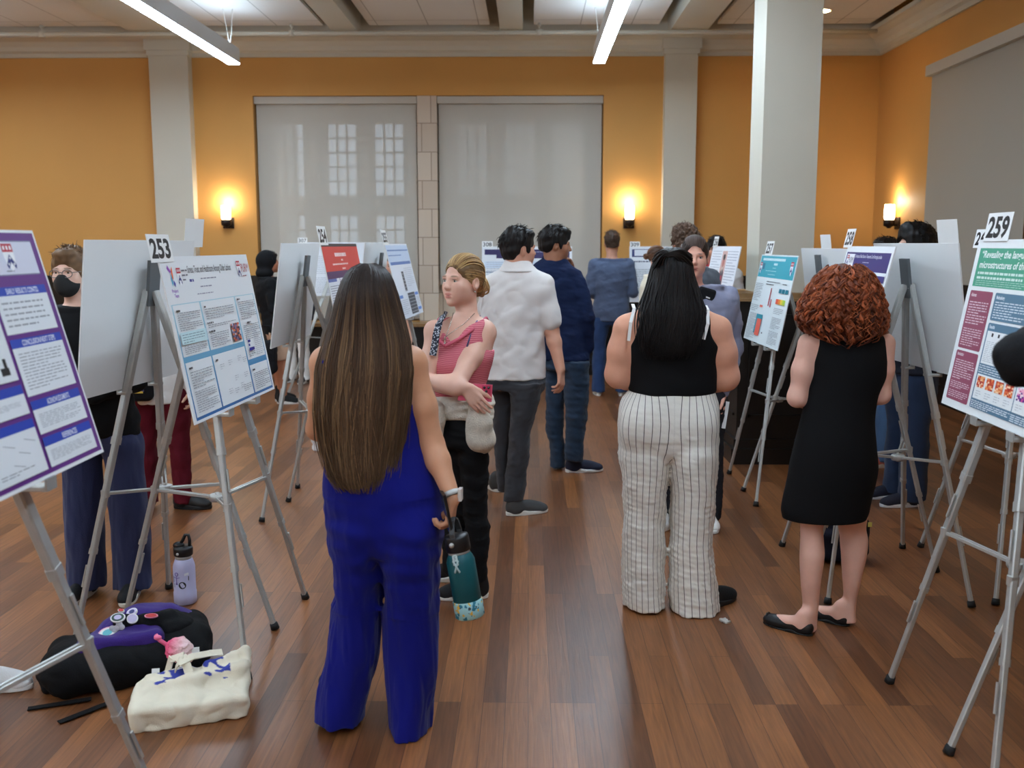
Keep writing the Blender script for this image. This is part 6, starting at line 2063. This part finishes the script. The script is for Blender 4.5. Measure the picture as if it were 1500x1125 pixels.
# ------------------------------------------------------------------ things on the floor
# backpack
bc = np.array([-1.545, 3.70, 0.0]); a_ = rad(24)
Rk = Rz(a_)
K = lambda x, y, z: bc + Rk @ np.array([x, y, z])
t = thing('backpack', 'purple and black backpack with round badges lying on the floor at left', 'backpack', bc)
NYL = cloth('backpack_black', (13, 13, 15), .3); PURP = cloth('backpack_purple', (56, 34, 112), .3)
kb = form('body', [('u', rbox(K(-.02, -.03, .075), (.29, .17, .075), Rk, .07), .02), ('u', ell(K(-.20, -.06, .07), (.15, .12, .068), Rk), .05), ('u', rbox(K(.20, .03, .09), (.09, .14, .085), Rk, .06), .05), ('s', half((0, 0, .002), (0, 0, -1)), .002)], NYL, t, .006, (.006, folds((22, 22, 22), 81)))
kp = form('purple_panel', [('u', ell(K(.06, .075, .140), (.19, .115, .092), Rk), .02), ('u', rbox(K(-.045, -.035, .142), (.16, .085, .035), Rk @ Rx(-.2), .03), .05)], PURP, t, .0055, (.005, folds((28, 28, 28), 82)))
kf = form('front_pocket', [('u', rbox(K(.05, .01, .196), (.115, .040, .030), Rk @ Rx(-.35), .024), .02), ('u', rbox(K(.17, -.01, .155), (.06, .085, .045), Rk, .04), .05)], NYL, t, .0055, (.005, folds((34, 34, 34), 83)))
form('shoulder_strap', U(chain([K(-.26, .02, .09), K(-.33, -.03, .05), K(-.31, -.09, .02), K(-.24, -.10, .03)], [.020, .018, .018, .02]), .01), NYL, t, .005)
for p, q in (((-1.60, 3.43), (-1.80, 3.36)), ((-1.52, 3.40), (-1.64, 3.26))):
    MB().bar((*p, .012), (*q, .005), .028, .004).build('webbing_strap', NYL, t)
BG = [mat('badge_pink', (232, 150, 170), .45), mat('badge_teal', (80, 170, 180), .45), mat('badge_yellow', (232, 200, 110), .45), mat('badge_green', (46, 72, 62), .45), mat('badge_lilac', (190, 180, 210), .45)]


def on_top(px, py, Y):
    return J(px, py, Y)


Rt = rot_to((-.05, -.45, .9))
def stick(px, py):
    q, nn = hit((kb, kp, kf), px, py) or (J(px, py, 3.7), np.array([0, -.5, .86]))
    nn = nn + np.array([0, -.25, .5]); nn /= np.linalg.norm(nn)
    return q + nn * .004, rot_to(nn)


for px, py, r, ms, ry in ((158, 929, .036, [BG[0], BAD[2], BG[1]], None), (173, 906, .028, [BAD[2], BG[3], BG[4]], .022), (194, 907, .021, [BAD[2], BG[4]], None), (194, 898, .021, [BAD[2], BG[4], BAD[1]], None),
                          (178, 896, .018, [BAD[2], BAD[3]], .009), (222, 903, .026, [BG[0], BAD[3]], .010)):
    q, R_ = stick(px, py)
    badge(t, q, R_, r, ms, ry=ry)
q, R_ = stick(172, 920)
mb = MB()
for dx, dy in ((0, 0), (.022, .006), (-.02, -.004), (.008, .016), (-.008, -.014)):
    mb.ball(q + R_ @ np.array([dx, dy, 0]), (.016, .012, .004), 10, R=R_)
mb.build('lace_patch', mat('badge_silver', (176, 172, 178), .5), t)
pm = J(262, 951, 3.60); pm[2] = max(pm[2], .10)
v, q = solid([('u', ell(pm, (.052, .045, .045)), .01), ('u', ell(pm + (.01, -.03, -.03), (.014, .012, .012)), .01), ('u', ell(pm + (.04, -.02, -.035), (.014, .012, .012)), .01)], .005, (.004, noise3((160, 160, 160), 12, 4)))
w_ = np.clip((v[:, 0] - pm[0] + .03) / .06, 0, 1)[:, None]
np_mesh('plush_charm', v, q, mat('plush', (255, 255, 255), .95, attr='Col', bump=(160, .7)), t, np.array(lin((236, 92, 130))) * (1 - w_) + np.array(lin((244, 206, 206))) * w_)
MB().tube([J(228, 930, 3.60), J(234, 938, 3.59), J(245, 945, 3.59)], .008, 8).ball(J(231, 934, 3.59), (.016, .012, .01), 10).build('charm_clip', mat('badge_hotpink', (236, 110, 150), .4), t)
MB().box((-.02, -.001, -.012), (.02, .001, .012), R=Rz(.3), o=J(284, 953, 3.60)).build('charm_tag', CARDM, t)
MB().box((-.014, -.002, -.012), (.014, .0, .012), R=Rz(.2) @ Rx(-.5), o=J(228, 984, 3.515)).build('side_label', BAD[2], t)
# canvas tote
tc_ = np.array([-1.195, 3.385, 0]); Rq = Rz(rad(18))
T = lambda x, y, z: tc_ + Rq @ np.array([x, y, z])
t = thing('tote_bag', 'cream canvas tote bag with blue print slumped on the floor', 'tote bag', tc_)
ops = [('u', rbox(T(-.02, -.035, .048), (.195, .105, .046), Rq @ Rx(.10), .016), .01), ('u', rbox(T(.01, .055, .075), (.175, .085, .040), Rq @ Rx(-.28) @ Ry(-.10), .018), .03), ('u', rbox(T(.12, .10, .11), (.075, .055, .034), Rq @ Rx(-.5) @ Ry(-.25), .016), .03), ('u', rbox(T(-.10, .085, .085), (.075, .04, .03), Rq @ Rx(-.35), .016), .03), ('s', half((0, 0, .002), (0, 0, -1)), .002)]
nf = noise3((110, 110, 110), 12, 91)


def tcol(v):
    l = (v - tc_) @ Rq
    base = np.array(lin((224, 214, 192)))
    m = (nf(v[:, 0], v[:, 1], v[:, 2]) > .25) & (np.abs(l[:, 0] + .01) < .13) & (np.abs(l[:, 1] - .035) < .055) & (v[:, 2] > .06)
    return np.where(m[:, None], np.array(lin((62, 70, 150))), base)


form('bag_body', ops, mat('canvas', (255, 255, 255), .92, spec=.15, attr='Col', bump=(330, .35)), t, .0042, (.007, folds((30, 30, 30), 92)), tcol)
CANV = mat('canvas_strap', (226, 216, 194), .92, bump=(330, .3))
for pts in ([(-.07, .05, .135), (-.06, .03, .165), (-.01, .055, .175), (.05, .09, .165), (.09, .10, .16)], [(-.10, .09, .11), (-.085, .075, .165), (-.045, .06, .18), (-.03, .03, .155), (-.02, .0, .12)]):
    mb = MB(); P_ = [T(*q) for q in pts]
    for i in range(len(P_) - 1): mb.bar(P_[i], P_[i + 1] + (P_[i + 1] - P_[i]) * .12, .030, .005, ref=(0, -.5, .8))
    mb.build('handle', CANV, t)
# lavender bottle
b0 = G(272, 882); b0[2] = 0
t = thing('water_bottle', 'lavender water bottle with stickers and black straw lid on the floor', 'bottle', b0)
LAV = mat('lavender_coat', (186, 184, 216), .4, bump=(600, .08)); CAPM = mat('black_cap', (22, 22, 24), .45)
r = .050
MB().lathe([(.002, 0), (r - .003, 0), (r + .002, .004), (r + .002, .055), (r, .058), (r, .175), (r - .003, .19), (r * .78, .212), (r * .72, .215)], M4(np.eye(3), b0), 40).build('flask', LAV, t)
MB().lathe([(r * .74, .214), (r * .76, .216), (r * .76, .226), (r * .74, .228)], M4(np.eye(3), b0), 32).build('neck_ring', ALU, t)
MB().lathe([(r * .78, .228), (r * .86, .232), (r * .88, .262), (r * .8, .272), (.002, .274)], M4(np.eye(3), b0), 32).ball(b0 + (-.02, 0, .275), (.028, .02, .018), 12).build('straw_lid', CAPM, t)
MB().tube([b0 + q for q in ((-.02, .0, .27), (.0, .0, .30), (.012, 0, .325), (.028, 0, .325), (.032, 0, .30), (.030, 0, .262))], .008, 8).build('carry_loop', CAPM, t)
MB().ball(b0 + (-.012, -.045, .245), .007, 10).build('lid_pin', ALU, t)
STK = [mat('sticker_black', (34, 34, 38), .5), mat('sticker_violet', (120, 100, 170), .5), mat('sticker_white', (226, 226, 232), .5)]


def on_bottle(a, z):
    return b0 + np.array([(r + .001) * sin(a), -(r + .001) * cos(a), z])


def sticker(pts, m):
    mb = MB(); P_ = [on_bottle(a, z) for a, z in pts]
    mb.add(P_ + [b0 + (0, 0, np.mean([z for a, z in pts]))][:0], [list(range(len(P_)))])
    mb.build('sticker', m, t)


sticker([(.12 + .34 * cos(q), .098 + .017 * sin(q)) for q in np.linspace(0, 2 * pi, 17)[:-1]], STK[0])
for a, z in ((.02, .1), (.16, .104), (.26, .094)):
    sticker([(a + .05 * cos(q), z + .0022 * sin(q)) for q in np.linspace(0, 2 * pi, 9)[:-1]], STK[2])
mb = MB()
mb.tube([on_bottle(-.42 + .16 * cos(q), .150 + .008 * sin(q)) for q in np.linspace(0, 2 * pi, 13)[:-1]], .0016, 6, closed=True)
mb.tube([on_bottle(-.42, .142), on_bottle(-.42, .10)], .0016, 6).tube([on_bottle(-.72, .135), on_bottle(-.42, .131), on_bottle(-.1, .135)], .0016, 6).tube([on_bottle(-.5, .10), on_bottle(-.42, .116), on_bottle(-.34, .10)], .0014, 6)
mb.build('sticker', STK[1], t)
sticker([(.32, .142), (.72, .146), (.72, .158), (.32, .154)], STK[2])
for a, z, l in ((-.85, .11, .03), (-.75, .085, .02), (.66, .12, .02)):
    sticker([(a, z), (a + .07, z), (a + .07, z + l), (a, z + l)], STK[0])
# small finds
g0 = G(1062, 911)
t = thing('paper_scrap', 'small crumpled scrap of paper on the floor near the pinstriped trousers', 'paper scrap', g0)
form('scrap', [('u', rbox(g0 + (0, 0, .006), (.016, .02, .004), Rz(.5) @ Rx(.1), .002), .004)], mat('scrap_paper', (176, 170, 162), .7), t, .002, (.003, noise3((140, 140, 140), 8, 2)))
g0 = G(467, 660); g0[2] = 0
t = thing('plastic_bag', 'small crumpled white plastic bag on the floor behind the boards', 'plastic bag', g0)
form('bag', [('u', ell(g0 + (0, 0, .07), (.055, .04, .085)), .02), ('u', ell(g0 + (.01, 0, .15), (.035, .03, .06)), .03), ('s', half((0, 0, .001), (0, 0, -1)), .002)], mat('white_film', (214, 214, 216), .3, spec=.5), t, .005, (.009, folds((60, 60, 40), 6)))
p0 = J(1057, 607, 5.73)
t = thing('leaflet', 'white and green leaflet hanging from a hand beside the pinstriped trousers', 'leaflet', p0)
Rl = Rz(-.25) @ Ry(.12)
MB().box((-.034, -.001, -.08), (.034, .001, .08), R=Rl, o=p0).build('sheet', CARDM, t)
MB().box((-.034, -.0018, .045), (.0, -.0012, .079), R=Rl, o=p0).box((-.034, -.0018, -.075), (-.014, -.0012, .0), R=Rl, o=p0).build('green_print', mat('leaflet_green', (30, 110, 92), .5), t)
g0 = np.array([1.63, 5.17, 0])
t = thing('backpack', 'dark navy backpack on the floor behind the bare legs', 'backpack', g0)
DN = cloth('dark_navy_nylon', (24, 26, 40), .25)
form('body', [('u', rbox(g0 + (0, 0, .13), (.17, .10, .13), None, .07), .02), ('u', rbox(g0 + (0, -.09, .10), (.12, .04, .085), None, .035), .03), ('s', half((0, 0, .002), (0, 0, -1)), .002)], DN, t, .007, (.006, folds((24, 24, 24), 7)))
MB().tube([g0 + (-.05, .0, .24), g0 + (-.04, 0, .29), g0 + (.04, 0, .29), g0 + (.05, 0, .24)], .009, 8).build('grab_loop', DN, t)
MB().box((-.01, -.004, -.012), (.01, 0, .012), o=g0 + (.155, -.08, .21), R=np.eye(3)).build('yellow_tag', mat('tag_yellow', (220, 214, 110), .5), t)
# ------------------------------------------------------------------ camera and view
cd = bpy.data.cameras.new('camera'); cam = bpy.data.objects.new('camera', cd); C.objects.link(cam)
cam.location = O; cam.rotation_euler = (pi / 2 - PITCH, 0, YAW)
cd.sensor_width = 36; cd.lens = F / 1500 * 36; cd.clip_start = .05
cd.dof.use_dof = True; cd.dof.focus_distance = 4.6; cd.dof.aperture_fstop = 3.5
sc = bpy.context.scene
sc.camera = cam
sc.view_settings.view_transform = 'Standard'; sc.view_settings.look = 'None'
sc.view_settings.exposure = 0.18; sc.view_settings.gamma = 1; sc.view_settings.use_curve_mapping = False
